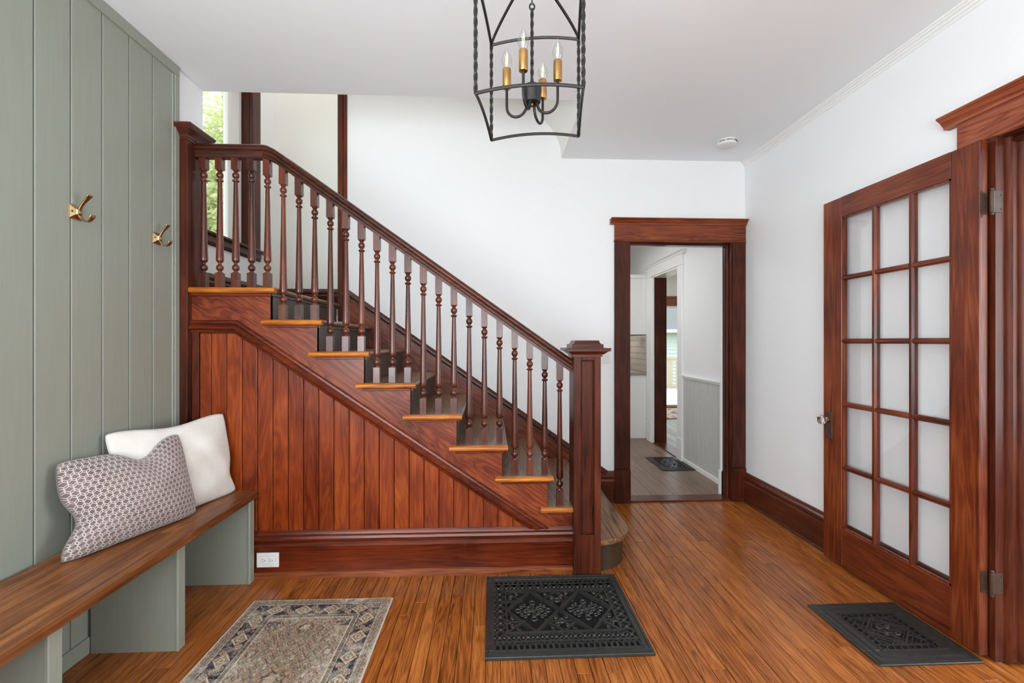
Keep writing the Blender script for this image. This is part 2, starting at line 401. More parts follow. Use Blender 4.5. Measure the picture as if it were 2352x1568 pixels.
# ------------------------------------------------------------------ left wall with sage green boards
wl_ = setting(B(XL-0.12, XL, REAR, EDGE, 0, CH).build('wall_left', 'wall'), 'white plaster wall behind the sage green boarding')
ys = [2.39-0.1412*i for i in range(18)]
B(XL, XL+0.004, ys[-1], 2.42, 0.01, CH-0.01).build('board_backing', 'green', wl_)
for i in range(len(ys)-1):
    y1, y0 = ys[i], ys[i+1]
    o = B(XL, XLP, y0+0.0022, y1-0.0022, 0.05, CH-0.03).build('wall_board', 'green', wl_, bevel=0.0025)
B(XL, XLP+0.009, ys[-1], 2.425, CH-0.052, CH-0.001).build('top_rail', 'green', wl_, bevel=0.002)
B(XL, XLP+0.009, ys[-1], 2.425, 0.0, 0.066).build('bottom_rail', 'green', wl_, bevel=0.002)
B(XL, XLP+0.008, 2.392, 2.425, 0.066, CH-0.052).build('corner_board', 'green', wl_, bevel=0.002)
B(XL, XLP+0.004, 2.378, 2.3905, 0.066, CH-0.052).build('corner_bead', 'green', wl_, bevel=0.003)

# ------------------------------------------------------------------ stairwell shell
HT = 5.2
B(-2.24, -2.12, 2.53, 4.64, 0, 2.05).add([], []).box(-2.24, -2.12, 2.53, 3.15, 2.05, HT).box(-2.24, -2.12, 4.095, 4.64, 2.05, HT).box(-2.24, -2.12, 3.15, 4.095, 3.55, HT).build('wall_landing_left', 'wall', struct=True)['label'] = 'white wall with the tall landing window'
B(-2.12, 0.42, 4.52, 4.64, 0, HT).build('wall_landing_back', 'cream', struct=True)
B(-2.12, XL-0.12, 2.56, EDGE-0.001, 0, HT).build('wall_landing_front', 'wall', struct=True)
B(-2.12, 0.54, 2.53, EDGE-0.002, CH+0.2, HT).build('wall_upper_front', 'wall', struct=True)
B(0.30, 0.42, 3.62, 4.52, 0, HT).build('wall_upper_flight_end', 'wall', struct=True)
B(-2.24, 2.1, 2.53, 4.64, HT, HT+0.1).build('ceiling_upstairs', 'ceil', struct=True)

# back wall with the kitchen doorway (opening X 1.07..1.87, height 2.03)
DX0, DX1, DZ = 1.07, 1.872, 2.022
wb = MB().box(-1.10, 0.60, YB, 3.62, 0, HT).box(0.60, DX0-0.02, YB, 3.62, 0, 2.9).box(DX0-0.02, DX1+0.02, YB, 3.62, DZ+0.02, 2.9).box(DX1+0.02, XR+0.01, YB, 3.62, 0, 2.9)
setting(wb.build('wall_back', 'wall'), 'white back wall behind the staircase and round the kitchen doorway')
# dark edge board on the end of the dividing wall at the landing
t = MB().box(-1.122, -1.095, 3.488, 3.632, 1.40, HT).box(-1.166, -1.126, 3.492, 3.628, 1.40, HT)
t.build('trim_1', 'darkz', bevel=0.003, struct=True)['label'] = 'dark wood edge board on the wall end above the landing'

# baseboard profile: (height, projection)
BBP = [(0, 0), (0, 0.019), (0.138, 0.019), (0.150, 0.023), (0.162, 0.024), (0.172, 0.019), (0.178, 0.021), (0.190, 0.029), (0.203, 0.028), (0.213, 0.017), (0.222, 0.015), (0.228, 0.011), (0.228, 0)]
def board_x(x0, x1, z0, wall_y, name, mat='darkx', parent=None, scale=1.0, struct=True):
    o = MB().prism([(wall_y-p*1.0, z0+h*scale) for h, p in BBP], 'x', x0, x1).build(name, mat, parent, smooth=35, struct=struct); return o
def board_y(y0, y1, z0, wall_x, sign, name, mat='darky', parent=None, scale=1.0, struct=True):
    o = MB().prism([(wall_x+sign*p, z0+h*scale) for h, p in BBP], 'y', y0, y1).build(name, mat, parent, smooth=35, struct=struct); return o
bb = board_y(1.83, YB, 0, XR, -1, 'baseboard_right'); bb['label'] = 'dark moulded baseboard along the right wall'
MB().tube([(XR-0.019, 1.85, 0.004), (XR-0.019, 3.48, 0.004)], 0.011, 8).build('shoe_strip', 'darky', bb, smooth=60)
bb = board_x(0.80, 0.948, 0, YB, 'baseboard_back', scale=1.08); bb['label'] = 'short dark baseboard between bottom step and doorway'
board_x(-2.12, -1.165, Z[9], 4.52, 'baseboard_landing_back')['label'] = 'dark baseboard on the back wall of the landing'
board_y(2.66, 4.50, Z[9], -2.12, 1, 'baseboard_landing_left')['label'] = 'dark baseboard below the landing window'

# crown strip on the right wall
MB().prism([(XR, CH), (XR-0.034, CH), (XR-0.034, CH-0.008), (XR-0.026, CH-0.011), (XR-0.026, CH-0.017), (XR-0.016, CH-0.021), (XR-0.014, CH-0.029), (XR-0.006, CH-0.033), (XR-0.006, CH-0.042), (XR, CH-0.045)], 'y', REAR, YB).build('trim_2', 'wtrim', struct=True)['label'] = 'white ridged crown strip where right wall meets ceiling'

# ------------------------------------------------------------------ right wall, wide opening towards the camera
OY = 1.69; OZ = 2.045
wr = MB().box(XR, XR+0.14, OY+0.02, YB+0.12, 0, CH).box(XR, XR+0.14, -0.45, OY+0.02, OZ+0.02, CH).box(XR, XR+0.14, REAR, -0.45, 0, CH)
setting(wr.build('wall_right', 'wall'), 'white right wall behind the glazed door')
c = setting(empty('trim_3', (XR, OY, 0)), 'dark moulded casing and jamb of the wide opening at right')
B(XR-0.026, XR, OY+0.012, 1.842, 0, 2.05).build('casing', 'darkz', c, bevel=0.004)
def jamb_profile(sg, y):   # stepped face of the jamb: (x, y)
    return [(XR-0.028, y+0.02), (XR-0.028, y), (XR+0.012, y), (XR+0.013, y-0.004), (XR+0.018, y-0.012), (XR+0.028, y-0.014), (XR+0.033, y-0.010), (XR+0.036, y-0.006),
            (XR+0.060, y-0.006), (XR+0.062, y-0.012), (XR+0.068, y-0.02), (XR+0.076, y-0.021), (XR+0.082, y-0.016), (XR+0.085, y-0.010), (XR+0.150, y-0.010), (XR+0.150, y+0.02)]
MB().prism(jamb_profile(1, OY), 'z', 0, 2.05).build('side_jamb', 'darkz', c, smooth=30)
B(XR+0.002, XR+0.15, -0.45, OY, OZ, OZ+0.018).build('head_jamb', 'darky', c)
B(XR+0.036, XR+0.085, -0.45, OY, OZ-0.018, OZ).build('head_stop', 'darky', c, bevel=0.003)
B(XR-0.026, XR, -0.6, 1.842, 2.052, 2.168).build('head_board', 'heady', c, bevel=0.003)
MB().prism([(XR, 2.166), (XR-0.030, 2.166), (XR-0.032, 2.176), (XR-0.040, 2.184), (XR-0.046, 2.192), (XR-0.058, 2.202), (XR-0.066, 2.206), (XR-0.066, 2.214), (XR, 2.214)], 'y', -0.62, 1.892).build('head_cap', 'heady', c, smooth=30)
# the rest of the house behind the camera: living room beyond the opening, front wall of the hall
lv = MB().box(5.2, 5.3, -2.2, 3.4, 0, CH).box(XR+0.14, 5.2, 3.4, 3.5, 0, CH).box(XR+0.14, 5.2, -2.3, -2.2, 0, CH).box(XR+0.14, 5.3, -2.3, 3.5, CH, CH+0.1)
lv.build('wall_living_room', 'wall', struct=True)
B(XR+0.14, 5.3, -2.3, 3.5, -0.12, 0.0).build('floor_living_room', 'oakfloor', struct=True)
B(XL-0.12, XR+0.14, REAR-0.1, REAR, 0, CH).build('wall_front', 'wall', struct=True)

# ------------------------------------------------------------------ kitchen doorway casing
c = setting(empty('trim_4', ((DX0+DX1)/2, YB, 0)), 'dark stained casing round the kitchen doorway')
CW = 0.122
for nm, x0, x1 in (('casing', DX0-CW, DX0), ('casing', DX1+0.008, 1.984)):
    B(x0, x1, YB-0.024, YB, 0.262, 2.03).build('side_casing', 'darkz', c, bevel=0.003)
    B(x0-0.002, x1+0.002, YB-0.030, YB, 0, 0.259).build('plinth_block', 'darkz', c, bevel=0.002)
B(DX0-0.018, DX0, YB-0.012, 3.62, 0, DZ).build('side_jamb', 'darkz', c)
B(DX1, DX1+0.018, YB-0.012, 3.62, 0, DZ).build('side_jamb', 'darkz', c)
for y0 in (3.52, 3.553):
    B(DX1-0.012, DX1, y0, y0+0.022, 0, DZ).build('door_stop', 'darkz', c, bevel=0.004)
B(DX0-0.018, DX1+0.018, YB-0.012, 3.62, DZ, DZ+0.018).build('head_jamb', 'darkx', c)
B(DX0, DX1, 3.53, 3.57, DZ-0.014, DZ).build('head_stop', 'darkx', c)
B(DX0-CW, 1.984, YB-0.026, YB, 2.034, 2.157).build('head_board', 'headx', c, bevel=0.003)
B(DX0-CW-0.006, 1.984, YB-0.032, YB, 2.024, 2.034).build('head_bead', 'headx', c, bevel=0.003)
MB().prism([(YB, 2.155), (YB-0.030, 2.155), (YB-0.032, 2.166), (YB-0.044, 2.176), (YB-0.052, 2.188), (YB-0.062, 2.192), (YB-0.062, 2.200), (YB, 2.200)], 'x', DX0-CW-0.034, 1.988).build('head_cap', 'headx', c, smooth=30)
B(DX0, DX1, YB-0.012, 3.62, -0.01, 0.012).build('threshold', 'darkx', c, bevel=0.004)
for x0, x1 in ((DX0-0.13, DX0+0.006), (DX1-0.010, XR)):
    B(x0, x1, 3.62, 3.645, 0.0, 2.10).build('kitchen_side_casing', 'wtrim', c, bevel=0.002)
B(DX0-0.13, XR, 3.62, 3.645, DZ-0.006, 2.12).build('kitchen_head_casing', 'wtrim', c, bevel=0.002)
B(DX1-0.018, XR, 3.62, 3.655, 0.0, 0.2).build('kitchen_plinth', 'wtrim', c, bevel=0.002)

# ------------------------------------------------------------------ staircase
st = tag(empty('staircase', (-0.5, YS, 0)), 'dark red wooden staircase with turned balusters and boarded panel under it', 'staircase')
SLOPE = -0.682
def mould_top(x): return 1.362 if x < -1.34 else 1.362+SLOPE*(x+1.34)
# outer stringer face between mouldings and treads
s = MB()
edges = [-1.577, -1.34]+[RX[k] for k in range(9, 1, -1)]
def top_at(xm):
    for k in range(9, 1, -1):
        lo = -1.577 if k == 9 else RX[k+1]
        hi = RX[k] if k > 2 else 0.437
        if lo <= xm <= hi: return Z[k]-0.028
    return Z[2]-0.028
xs_ = sorted(set([-1.577, -1.34]+[RX[k] for k in range(9, 2, -1)]+[0.437]))
for a, b_ in zip(xs_[:-1], xs_[1:]):
    t = top_at((a+b_)/2)
    s.prism([(a, mould_top(a)-0.05), (b_, max(0.10, mould_top(b_)-0.05)), (b_, t), (a, t)], 'y', YS-0.006, YS+0.02)
s.build('stringer', 'string', st)
# panel under the stairs: boards, stile, mouldings, base
pn = B(-1.577, 0.43, YS+0.008, YS+0.03, 0, 0.20).add([], [])
pp = MB(); pp.prism([(-1.577, 0.0), (0.43, 0.0), (0.43, 0.12), (-1.34, 1.30), (-1.577, 1.30)], 'y', YS+0.012, YS+0.03)
pan = pp.build('under_stair_panel', 'panel', st)
gx = [-1.54]+[-1.4815+0.0797*i for i in range(21)]+[0.19]
for a, b_ in zip(gx[:-1], gx[1:]):
    a2, b2 = a+0.0016, b_-0.0016
    za, zb = mould_top(a2)-0.07, mould_top(b2)-0.07
    poly = [(a2, 0.20), (b2, 0.20), (b2, max(0.205, zb))]
    if a2 < -1.34 < b2: poly.append((-1.34, mould_top(-1.34)-0.07))
    poly.append((a2, max(0.206, za)))
    MB().prism(poly, 'y', YS-0.002, YS+0.014).build('bead_board', 'panel', pan, bevel=0.0028)
B(-1.577, -1.541, YS-0.008, YS+0.02, 0.2, 1.36).build('panel_stile', 'darkz', pan, bevel=0.002)
MP = [(0.0, 0.0), (0.0, 0.012), (-0.006, 0.020), (-0.016, 0.022), (-0.022, 0.016), (-0.026, 0.020), (-0.034, 0.030), (-0.044, 0.028), (-0.050, 0.018), (-0.054, 0.014), (-0.062, 0.012), (-0.066, 0.006), (-0.066, 0.0)]
xe = 0.30
MB().sweep([(-1.577, 1.362), (-1.34, 1.362), (0.33, mould_top(0.33))], MP, base=YS, sign=-1, end_z=0.236).build('raking_moulding', 'basewood', pan, smooth=30)
BP = [(YS+0.01, 0.0), (YS-0.016, 0.0), (YS-0.016, 0.038), (YS-0.016, 0.152), (YS-0.020, 0.160), (YS-0.024, 0.168), (YS-0.022, 0.178), (YS-0.014, 0.186), (YS-0.016, 0.192), (YS-0.026, 0.200), (YS-0.030, 0.210), (YS-0.026, 0.222), (YS-0.014, 0.228), (YS-0.010, 0.240), (YS-0.004, 0.247), (YS+0.01, 0.247)]
MB().prism(BP, 'x', -1.577, 0.437).build('panel_base', 'basewood', pan, smooth=30)
MB().prism([(YS-0.015, 0.0), (YS-0.028, 0.0), (YS-0.028, 0.020), (YS-0.025, 0.030), (YS-0.015, 0.036)], 'x', -1.577, 0.437).build('base_shoe', 'shoe', pan, smooth=30)
# treads, risers, golden nosing returns, cove strips
def tread_section(x0, x1, z):   # section in X,Z with rounded front edge
    t = 0.028; pr = [(x0, z-t), (x1-0.012, z-t)]
    for i in range(7):
        a = -math.pi/2+math.pi*i/6; pr.append((x1-0.014+0.014*math.cos(a), z-0.014+0.014*math.sin(a)))
    pr += [(x1-0.012, z), (x0, z)]
    return pr
for k in range(2, 9):
    x0, x1 = RX[k+1], RX[k]+0.032
    td = MB().prism(tread_section(x0, x1, Z[k]), 'y', YS-0.004, YB-0.008).build('tread', 'tread', st, smooth=40)
    xr = 0.437 if k == 2 else x1
    pr = []
    for i in range(7):
        a = math.pi/2+math.pi*i/6; pr.append((YS-0.020+0.014*math.cos(a), Z[k]-0.014+0.014*math.sin(a)))
    pr += [(YS-0.004, Z[k]-0.028), (YS-0.004, Z[k])]
    MB().prism(pr, 'x', x0-0.036, xr).build('nosing_return', 'nosing', td, smooth=40)
    B(x0-0.004, xr-0.028, YS-0.018, YS-0.002, Z[k]-0.040, Z[k]-0.028).build('cove_strip', 'basewood', td, bevel=0.003)
for k in range(1, 10):
    if k == 1: continue
    B(RX[k]-0.02, RX[k], YS+0.0, YB-0.008, Z[k-1], Z[k]-0.028).build('riser', 'riser', st)
    B(RX[k], RX[k]+0.012, YS+0.004, YB-0.01, Z[k]-0.042, Z[k]-0.028).build('riser_cove', 'riser', st)
# landing
ld = MB().prism(tread_section(-2.12, RX[9]+0.032, Z[9]), 'y', YS-0.004, 3.615).build('landing', 'tread', st, smooth=40)
B(-2.12, -1.12, 3.615, 4.52, Z[9]-0.028, Z[9]).build('landing_floor', 'tread', st)
pr = []
for i in range(7):
    a = math.pi/2+math.pi*i/6; pr.append((YS-0.022+0.015*math.cos(a), Z[9]-0.015+0.015*math.sin(a)))
pr += [(YS-0.004, Z[9]-0.030), (YS-0.004, Z[9])]
MB().prism(pr, 'x', -1.577, RX[9]+0.032).build('nosing_return', 'nosing', ld, smooth=40)
B(-1.577, RX[9]+0.004, YS-0.020, YS-0.002, Z[9]-0.046, Z[9]-0.030).build('cove_strip', 'basewood', ld, bevel=0.003)
# bullnose starting step
def bull(off, nn=14):
    x1 = 0.790-off; yc = 2.424+off; r = 0.215-off*0.6
    pts = [(0.57, YB-0.01), (x1, YB-0.01)]
    for i in range(nn+1):
        a = -math.pi/2*i/nn
        pts.append((x1-r+r*math.cos(a), yc+r+r*math.sin(a)))
    pts.append((0.57, yc)); return pts
sb = MB().prism(bull(0.0), 'z', Z[1]-0.030, Z[1]).build('bullnose_tread', 'tread', st, smooth=45, bevel=0.010, seg=3)
MB().prism(bull(0.030), 'z', 0.0, Z[1]-0.030).build('bullnose_riser', 'bullriser', st, smooth=45)
# skirting board running up the wall side
def sk(x): return 1.640-0.703*(x+1.082)
q = MB(); xs2 = [-1.10, -0.6, -0.1, 0.4, 0.86]
for a, b_ in zip(xs2[:-1], xs2[1:]):
    q.prism([(a, max(0, sk(a)-0.55)), (b_, max(0, sk(b_)-0.55)), (b_, sk(b_)-0.03), (a, sk(a)-0.03)], 'y', YB-0.018, YB)
skb = q.build('wall_skirt', 'string', st)
SP = [(0.0, 0.0), (0.0, 0.011), (-0.010, 0.016), (-0.018, 0.028), (-0.030, 0.029), (-0.040, 0.020), (-0.046, 0.022), (-0.056, 0.022), (-0.062, 0.0)]
MB().sweep([(-1.10, sk(-1.10)), (0.872, sk(0.872)), (0.90, 0.246)], SP, base=YB, sign=-1).build('skirt_cap', 'darkx', st, smooth=30)

# handrail: level over the landing, eased bend, then down to the newel
YR = 2.507
def rail_top(x):
    L = 2.303; S = 2.009-0.705*(x+0.777); k = 0.028
    h = max(0.0, k-abs(L-S))/k
    return min(L, S)-h*h*k*0.25
RPROF = [(-0.019, 0.0), (-0.007, 0.003), (0.007, 0.003), (0.019, 0.0), (0.029, -0.009), (0.032, -0.020), (0.029, -0.030), (0.023, -0.034), (0.025, -0.040), (0.025, -0.050), (0.019, -0.056), (0.019, -0.073),
         (-0.019, -0.073), (-0.019, -0.056), (-0.025, -0.050), (-0.025, -0.040), (-0.023, -0.034), (-0.029, -0.030), (-0.032, -0.020), (-0.029, -0.009)]
xr_ = [-1.576, -1.4, -1.30]+[-1.29+0.015*i for i in range(14)]+[-1.05, -0.8, -0.4, 0.0, 0.439]
m_ = MB(); n_ = len(RPROF)
m_.v = [(x, YR+dy, rail_top(x)+dz) for x in xr_ for dy, dz in RPROF]
for i in range(len(xr_)-1):
    for j in range(n_): m_.f.append((i*n_+j, i*n_+(j+1) % n_, (i+1)*n_+(j+1) % n_, (i+1)*n_+j))
m_.f += [tuple(range(n_)), tuple(range((len(xr_)-1)*n_, len(xr_)*n_))[::-1]]
m_.build('handrail', 'darkx', st, smooth=45)

# balusters
def baluster(x, z0):
    zt = rail_top(x)-0.071; h = zt-z0; q = MB(); a = 0.0172; bs = 0.082; ts = 0.062 if x < -1.25 else 0.088
    sl = 0.0 if x < -1.23 else 0.705
    q.box(x-a, x+a, YR-a, YR+a, z0, z0+bs)
    q.add([(x-a, YR-a, zt-ts), (x+a, YR-a, zt-ts), (x+a, YR+a, zt-ts), (x-a, YR+a, zt-ts), (x-a, YR-a, zt+sl*a), (x+a, YR-a, zt-sl*a), (x+a, YR+a, zt-sl*a), (x-a, YR+a, zt+sl*a)],
          [(0,3,2,1),(4,5,6,7),(0,1,5,4),(1,2,6,5),(2,3,7,6),(3,0,4,7)])
    lo, hi = z0+bs, zt-ts
    prof = [(0.0165, lo), (0.015, lo+0.005), (0.008, lo+0.007), (0.008, lo+0.010)]
    for i in range(7):
        t = -math.pi/2+math.pi*(0.18+0.64*i/6); prof.append((0.0185*math.cos(t), lo+0.029+0.0195*math.sin(t)))
    prof += [(0.008, lo+0.049), (0.0085, lo+0.054), (0.0165, lo+0.062), (0.0188, lo+0.070)]
    rb, rt = lo+0.085, hi-0.066
    prof += [(0.0188, rb)]
    for i in range(1, 7):
        t = i/6; prof.append((0.0188+(0.0105-0.0188)*t**0.85, rb+(rt-rb)*t))
    prof += [(0.0105, rt), (0.0165, rt+0.004), (0.0178, rt+0.008), (0.0165, rt+0.011), (0.009, rt+0.014), (0.009, rt+0.017)]
    for i in range(7):
        t = -math.pi/2+math.pi*(0.18+0.64*i/6); prof.append((0.0178*math.cos(t), rt+0.036+0.0195*math.sin(t)))
    prof += [(0.009, rt+0.055), (0.013, rt+0.058), (0.0165, hi)]
    q.lathe(prof, (x, YR, 0), n=14)
    return q.build('baluster', 'turned', st, smooth=38)
for i in range(24):
    x = -1.541+0.0833*i
    k = 9
    for kk in range(9, 1, -1):
        if x < RX[kk]+0.002: k = kk; break
    baluster(x, Z[k])

# newel post at the foot
nw = B(0.437, 0.583, 2.432, 2.561, 0, 1.196).build('newel_post', 'darkz', st, bevel=0.003)
for x0, x1, z0, z1 in ((0.437, 0.476, 0, 1.196), (0.548, 0.583, 0, 1.196), (0.476, 0.548, 1.150, 1.196), (0.476, 0.548, 0, 0.215)):
    B(x0, x1, 2.414, 2.433, z0, z1).build('face_frame', 'darkz', nw, bevel=0.0015)
pf = MB()
for x0, x1, z0, z1 in ((0.476, 0.484, 0.215, 1.150), (0.540, 0.548, 0.215, 1.150), (0.484, 0.540, 1.142, 1.150), (0.484, 0.540, 0.215, 0.223)):
    pf.box(x0, x1, 2.421, 2.433, z0, z1)
pf.build('panel_bead', 'darkz', nw, bevel=0.003)
cxn, cyn = 0.510, 2.488
def sq(q, h, z0, z1, h2=None):
    h2 = h if h2 is None else h2
    q.add([(cxn-h, cyn-h, z0), (cxn+h, cyn-h, z0), (cxn+h, cyn+h, z0), (cxn-h, cyn+h, z0), (cxn-h2, cyn-h2, z1), (cxn+h2, cyn-h2, z1), (cxn+h2, cyn+h2, z1), (cxn-h2, cyn+h2, z1)],
          [(0,3,2,1),(4,5,6,7),(0,1,5,4),(1,2,6,5),(2,3,7,6),(3,0,4,7)])
q = MB(); sq(q, 0.080, 1.168, 1.180); sq(q, 0.084, 1.180, 1.198, 0.108); sq(q, 0.116, 1.198, 1.207); q.build('newel_neck', 'darkx', nw)
q = MB(); sq(q, 0.119, 1.207, 1.215, 0.117); sq(q, 0.086, 1.215, 1.236, 0.084); sq(q, 0.074, 1.236, 1.250, 0.066); sq(q, 0.066, 1.250, 1.256); q.build('newel_cap', 'darkx', nw)

# half post against the left wall, where the rail ends
hp = B(-1.655, -1.577, 2.428, 2.557, 0, 2.30).build('wall_post', 'darkz', st, bevel=0.003)
q = MB()
def ring(h, z0, z1, h2):
    q.add([(-1.655-h, 2.428-h, z0), (-1.577+h, 2.428-h, z0), (-1.577+h, 2.557+h, z0), (-1.655-h, 2.557+h, z0), (-1.655-h2, 2.428-h2, z1), (-1.577+h2, 2.428-h2, z1), (-1.577+h2, 2.557+h2, z1), (-1.655-h2, 2.557+h2, z1)],
          [(0,3,2,1),(4,5,6,7),(0,1,5,4),(1,2,6,5),(2,3,7,6),(3,0,4,7)])
ring(0.004, 2.296, 2.308, 0.004); ring(0.007, 2.308, 2.318, 0.010); ring(0.010, 2.318, 2.330, 0.018); ring(0.020, 2.330, 2.342, 0.030); ring(0.034, 2.342, 2.360, 0.044); ring(0.044, 2.360, 2.368, 0.044); ring(0.008, 2.368, 2.386, 0.008)
q.build('post_cap', 'darkx', hp)

# ------------------------------------------------------------------ built-in bench with wooden seat
bn = tag(empty('entry_bench', (-1.43, 1.3, 0)), 'long wall bench with brown wooden seat and sage green supports', 'bench')
B(-1.606, -1.234, 0.15, 2.464, 0.428, 0.466).build('seat_board', 'bench', bn, bevel=0.004, seg=2)
for y0 in (2.394, 1.889, 1.353, 0.816):
    fx = -1.242 if y0 > 2 else -1.262
    sp = B(-1.606, fx-0.014, y0+0.006, y0+0.038, 0, 0.428).build('support_panel', 'green', bn)
    B(fx-0.014, fx, y0, y0+0.044, 0, 0.428).build('edge_board', 'green', sp, bevel=0.003)

# ------------------------------------------------------------------ pillows
def pillow(name, C, thick, mat, fn=None, nu=44, nv=32, back=0.6, wr=0.0, seed=1):
    """C: BL, BR, TL, TR corners; fn(u,v) shifts a point within the cover plane; one closed mesh with UVs"""
    BL, BR, TL, TR = [Vector(c) for c in C]
    nrm = (BR-BL).cross(TL-BL).normalized(); mid_ = (BL+BR+TL+TR)/4
    BL, BR, TL, TR = [mid_+(c-mid_)*1.045 for c in (BL, BR, TL, TR)]
    rr = np.random.RandomState(seed); ph = rr.rand(12)*6.28
    def P(u, v, side):
        p = BL*(1-u)*(1-v)+BR*u*(1-v)+TL*(1-u)*v+TR*u*v
        du, dv = 2*u-1, 2*v-1
        e = (1-abs(du)**2.3)*(1-abs(dv)**2.3)
        eu = (BR-BL).normalized(); ev = (TL-BL).normalized()
        p = p-eu*du*(0.014*(1-dv*dv))*abs(du)-ev*dv*(0.008*(1-du*du))*abs(dv)
        cr = (abs(du)*abs(dv))**5; p = p-(eu*du+ev*dv)*0.016*cr
        if fn:
            a, b_ = fn(u, v); p = p+eu*a+ev*b_
        w = wr*(math.sin(9*u+5*v+ph[0])+math.sin(13*v-7*u+ph[1])+0.6*math.sin(23*u+11*v+ph[2]))*e
        h = thick*(max(0, e)**0.62)*((1.2-0.4*v) if side > 0 else back)+w
        return p+nrm*(h if side > 0 else -h)
    me = bpy.data.meshes.new(name); vs_, uvs, fs = [], [], []
    o = Vector(((BL.x+BR.x)/2, (BL.y+BR.y)/2, BL.z))
    for side in (1, -1):
        base = len(vs_)
        for j in range(nv+1):
            for i in range(nu+1):
                p = P(i/nu, j/nv, side); p.z = max(p.z, 0.4665); p.x = max(p.x, -1.618); p.y = min(p.y, 2.458)
                vs_.append(p-o); uvs.append((i/nu, j/nv))
        for j in range(nv):
            for i in range(nu):
                a = base+j*(nu+1)+i; q_ = (a, a+1, a+nu+2, a+nu+1); fs.append(q_ if side > 0 else q_[::-1])
    me.from_pydata(vs_, [], fs); uvl = me.uv_layers.new(name='UVMap')
    for l in me.loops: uvl.data[l.index].uv = uvs[l.vertex_index]
    for p in me.polygons: p.use_smooth = True
    bm = bmesh.new(); bm.from_mesh(me); bmesh.ops.remove_doubles(bm, verts=bm.verts, dist=0.0004); bm.to_mesh(me); bm.free()
    for p in me.polygons: p.use_smooth = True
    me.materials.append(mat); ob = bpy.data.objects.new(name, me); COL.objects.link(ob); ob.location = o; ORG[name] = o
    return ob
# cream plush
mm, nt, b = base_mat('cream_plush'); co, rnd = obj_coord(nt)
n = N(nt, 'ShaderNodeTexNoise', Scale=260.0, Detail=3.0); nt.links.new(co, n.inputs['Vector'])
n2 = N(nt, 'ShaderNodeTexNoise', Scale=9.0, Detail=4.0); nt.links.new(co, n2.inputs['Vector'])
nt.links.new(ramp(nt, n2.outputs[0], [(0.3, lin((214, 208, 198))), (0.7, lin((228, 224, 216)))]), b.inputs['Base Color'])
b.inputs['Roughness'].default_value = 0.95; b.inputs['Sheen Weight'].default_value = 0.4
bump(nt, math_n(nt, 'ADD', math_n(nt, 'MULTIPLY', n2.outputs[0], 4.0), n.outputs[0]), 0.5, 0.002, b); M['plush'] = mm
# mauve taupe with pale stitched lines
mm, nt, b = base_mat('taupe_stitched_cloth'); uv = nt.nodes.new('ShaderNodeUVMap'); sp = nt.nodes.new('ShaderNodeSeparateXYZ'); nt.links.new(uv.outputs[0], sp.inputs[0])
U = math_n(nt, 'MULTIPLY', sp.outputs[0], 23.0); V = math_n(nt, 'MULTIPLY', sp.outputs[1], 18.0)
row = math_n(nt, 'FLOOR', V); fv = math_n(nt, 'FRACT', V)
u2 = math_n(nt, 'ADD', U, math_n(nt, 'MULTIPLY', row, 0.5)); fu = math_n(nt, 'FRACT', u2)
d1 = math_n(nt, 'ABSOLUTE', math_n(nt, 'SUBTRACT', fu, 0.5))                                    # uprights
l1 = math_n(nt, 'LESS_THAN', d1, 0.07)
zig = math_n(nt, 'MULTIPLY', math_n(nt, 'PINGPONG', u2, 0.5), 0.8)                               # zig-zag along the row
d2 = math_n(nt, 'ABSOLUTE', math_n(nt, 'SUBTRACT', fv, math_n(nt, 'ADD', zig, 0.0))); l2 = math_n(nt, 'LESS_THAN', d2, 0.075)
d3 = math_n(nt, 'ABSOLUTE', math_n(nt, 'SUBTRACT', fv, math_n(nt, 'SUBTRACT', 1.0, zig))); l3 = math_n(nt, 'LESS_THAN', d3, 0.075)
ln_ = math_n(nt, 'MAXIMUM', l1, math_n(nt, 'MAXIMUM', l2, l3))
inn = math_n(nt, 'MULTIPLY', math_n(nt, 'GREATER_THAN', sp.outputs[0], 0.006), math_n(nt, 'LESS_THAN', sp.outputs[0], 0.985))
ln_ = math_n(nt, 'MULTIPLY', ln_, inn)
tc = nt.nodes.new('ShaderNodeTexCoord'); nz = N(nt, 'ShaderNodeTexNoise', Scale=14.0, Detail=3.0); nt.links.new(tc.outputs['Object'], nz.inputs['Vector'])
basec = ramp(nt, nz.outputs[0], [(0.3, lin((100, 82, 81))), (0.7, lin((124, 106, 104)))])
nt.links.new(mixc(nt, ln_, basec, lin((192, 182, 174))), b.inputs['Base Color']); b.inputs['Roughness'].default_value = 0.85; b.inputs['Sheen Weight'].default_value = 0.3
bump(nt, ln_, 0.35, 0.001, b); M['stitched'] = mm

def fn1(u, v):
    b_ = -0.072*math.exp(-((u-0.62)/0.16)**2)*v**3-0.012*math.exp(-((u-0.3)/0.2)**2)*v**3
    a = 0.048*math.exp(-((v-0.36)/0.18)**2)*(1-u)**7
    return a, b_
def fn2(u, v):
    return -0.03*math.exp(-((v-0.25)/0.15)**2)*u**6, -0.028*math.exp(-((u-0.5)/0.3)**2)*v**3
tag(pillow('throw_pillow', [(-1.485, 1.935, 0.468), (-1.335, 2.445, 0.468), (-1.592, 1.940, 0.873), (-1.408, 2.446, 0.880)], 0.062, M['plush'], fn2, wr=0.0050, back=0.7, seed=3), 'cream white plush pillow leaning in the bench corner', 'pillow', 'pillows on the bench')
tag(pillow('throw_pillow', [(-1.509, 1.658, 0.468), (-1.343, 2.133, 0.468), (-1.590, 1.730, 0.808), (-1.452, 2.176, 0.826)], 0.098, M['stitched'], fn1, nu=56, nv=44, back=0.12, wr=0.0030, seed=5), 'mauve taupe pillow with pale stitched lattice in front of the white one', 'pillow', 'pillows on the bench')

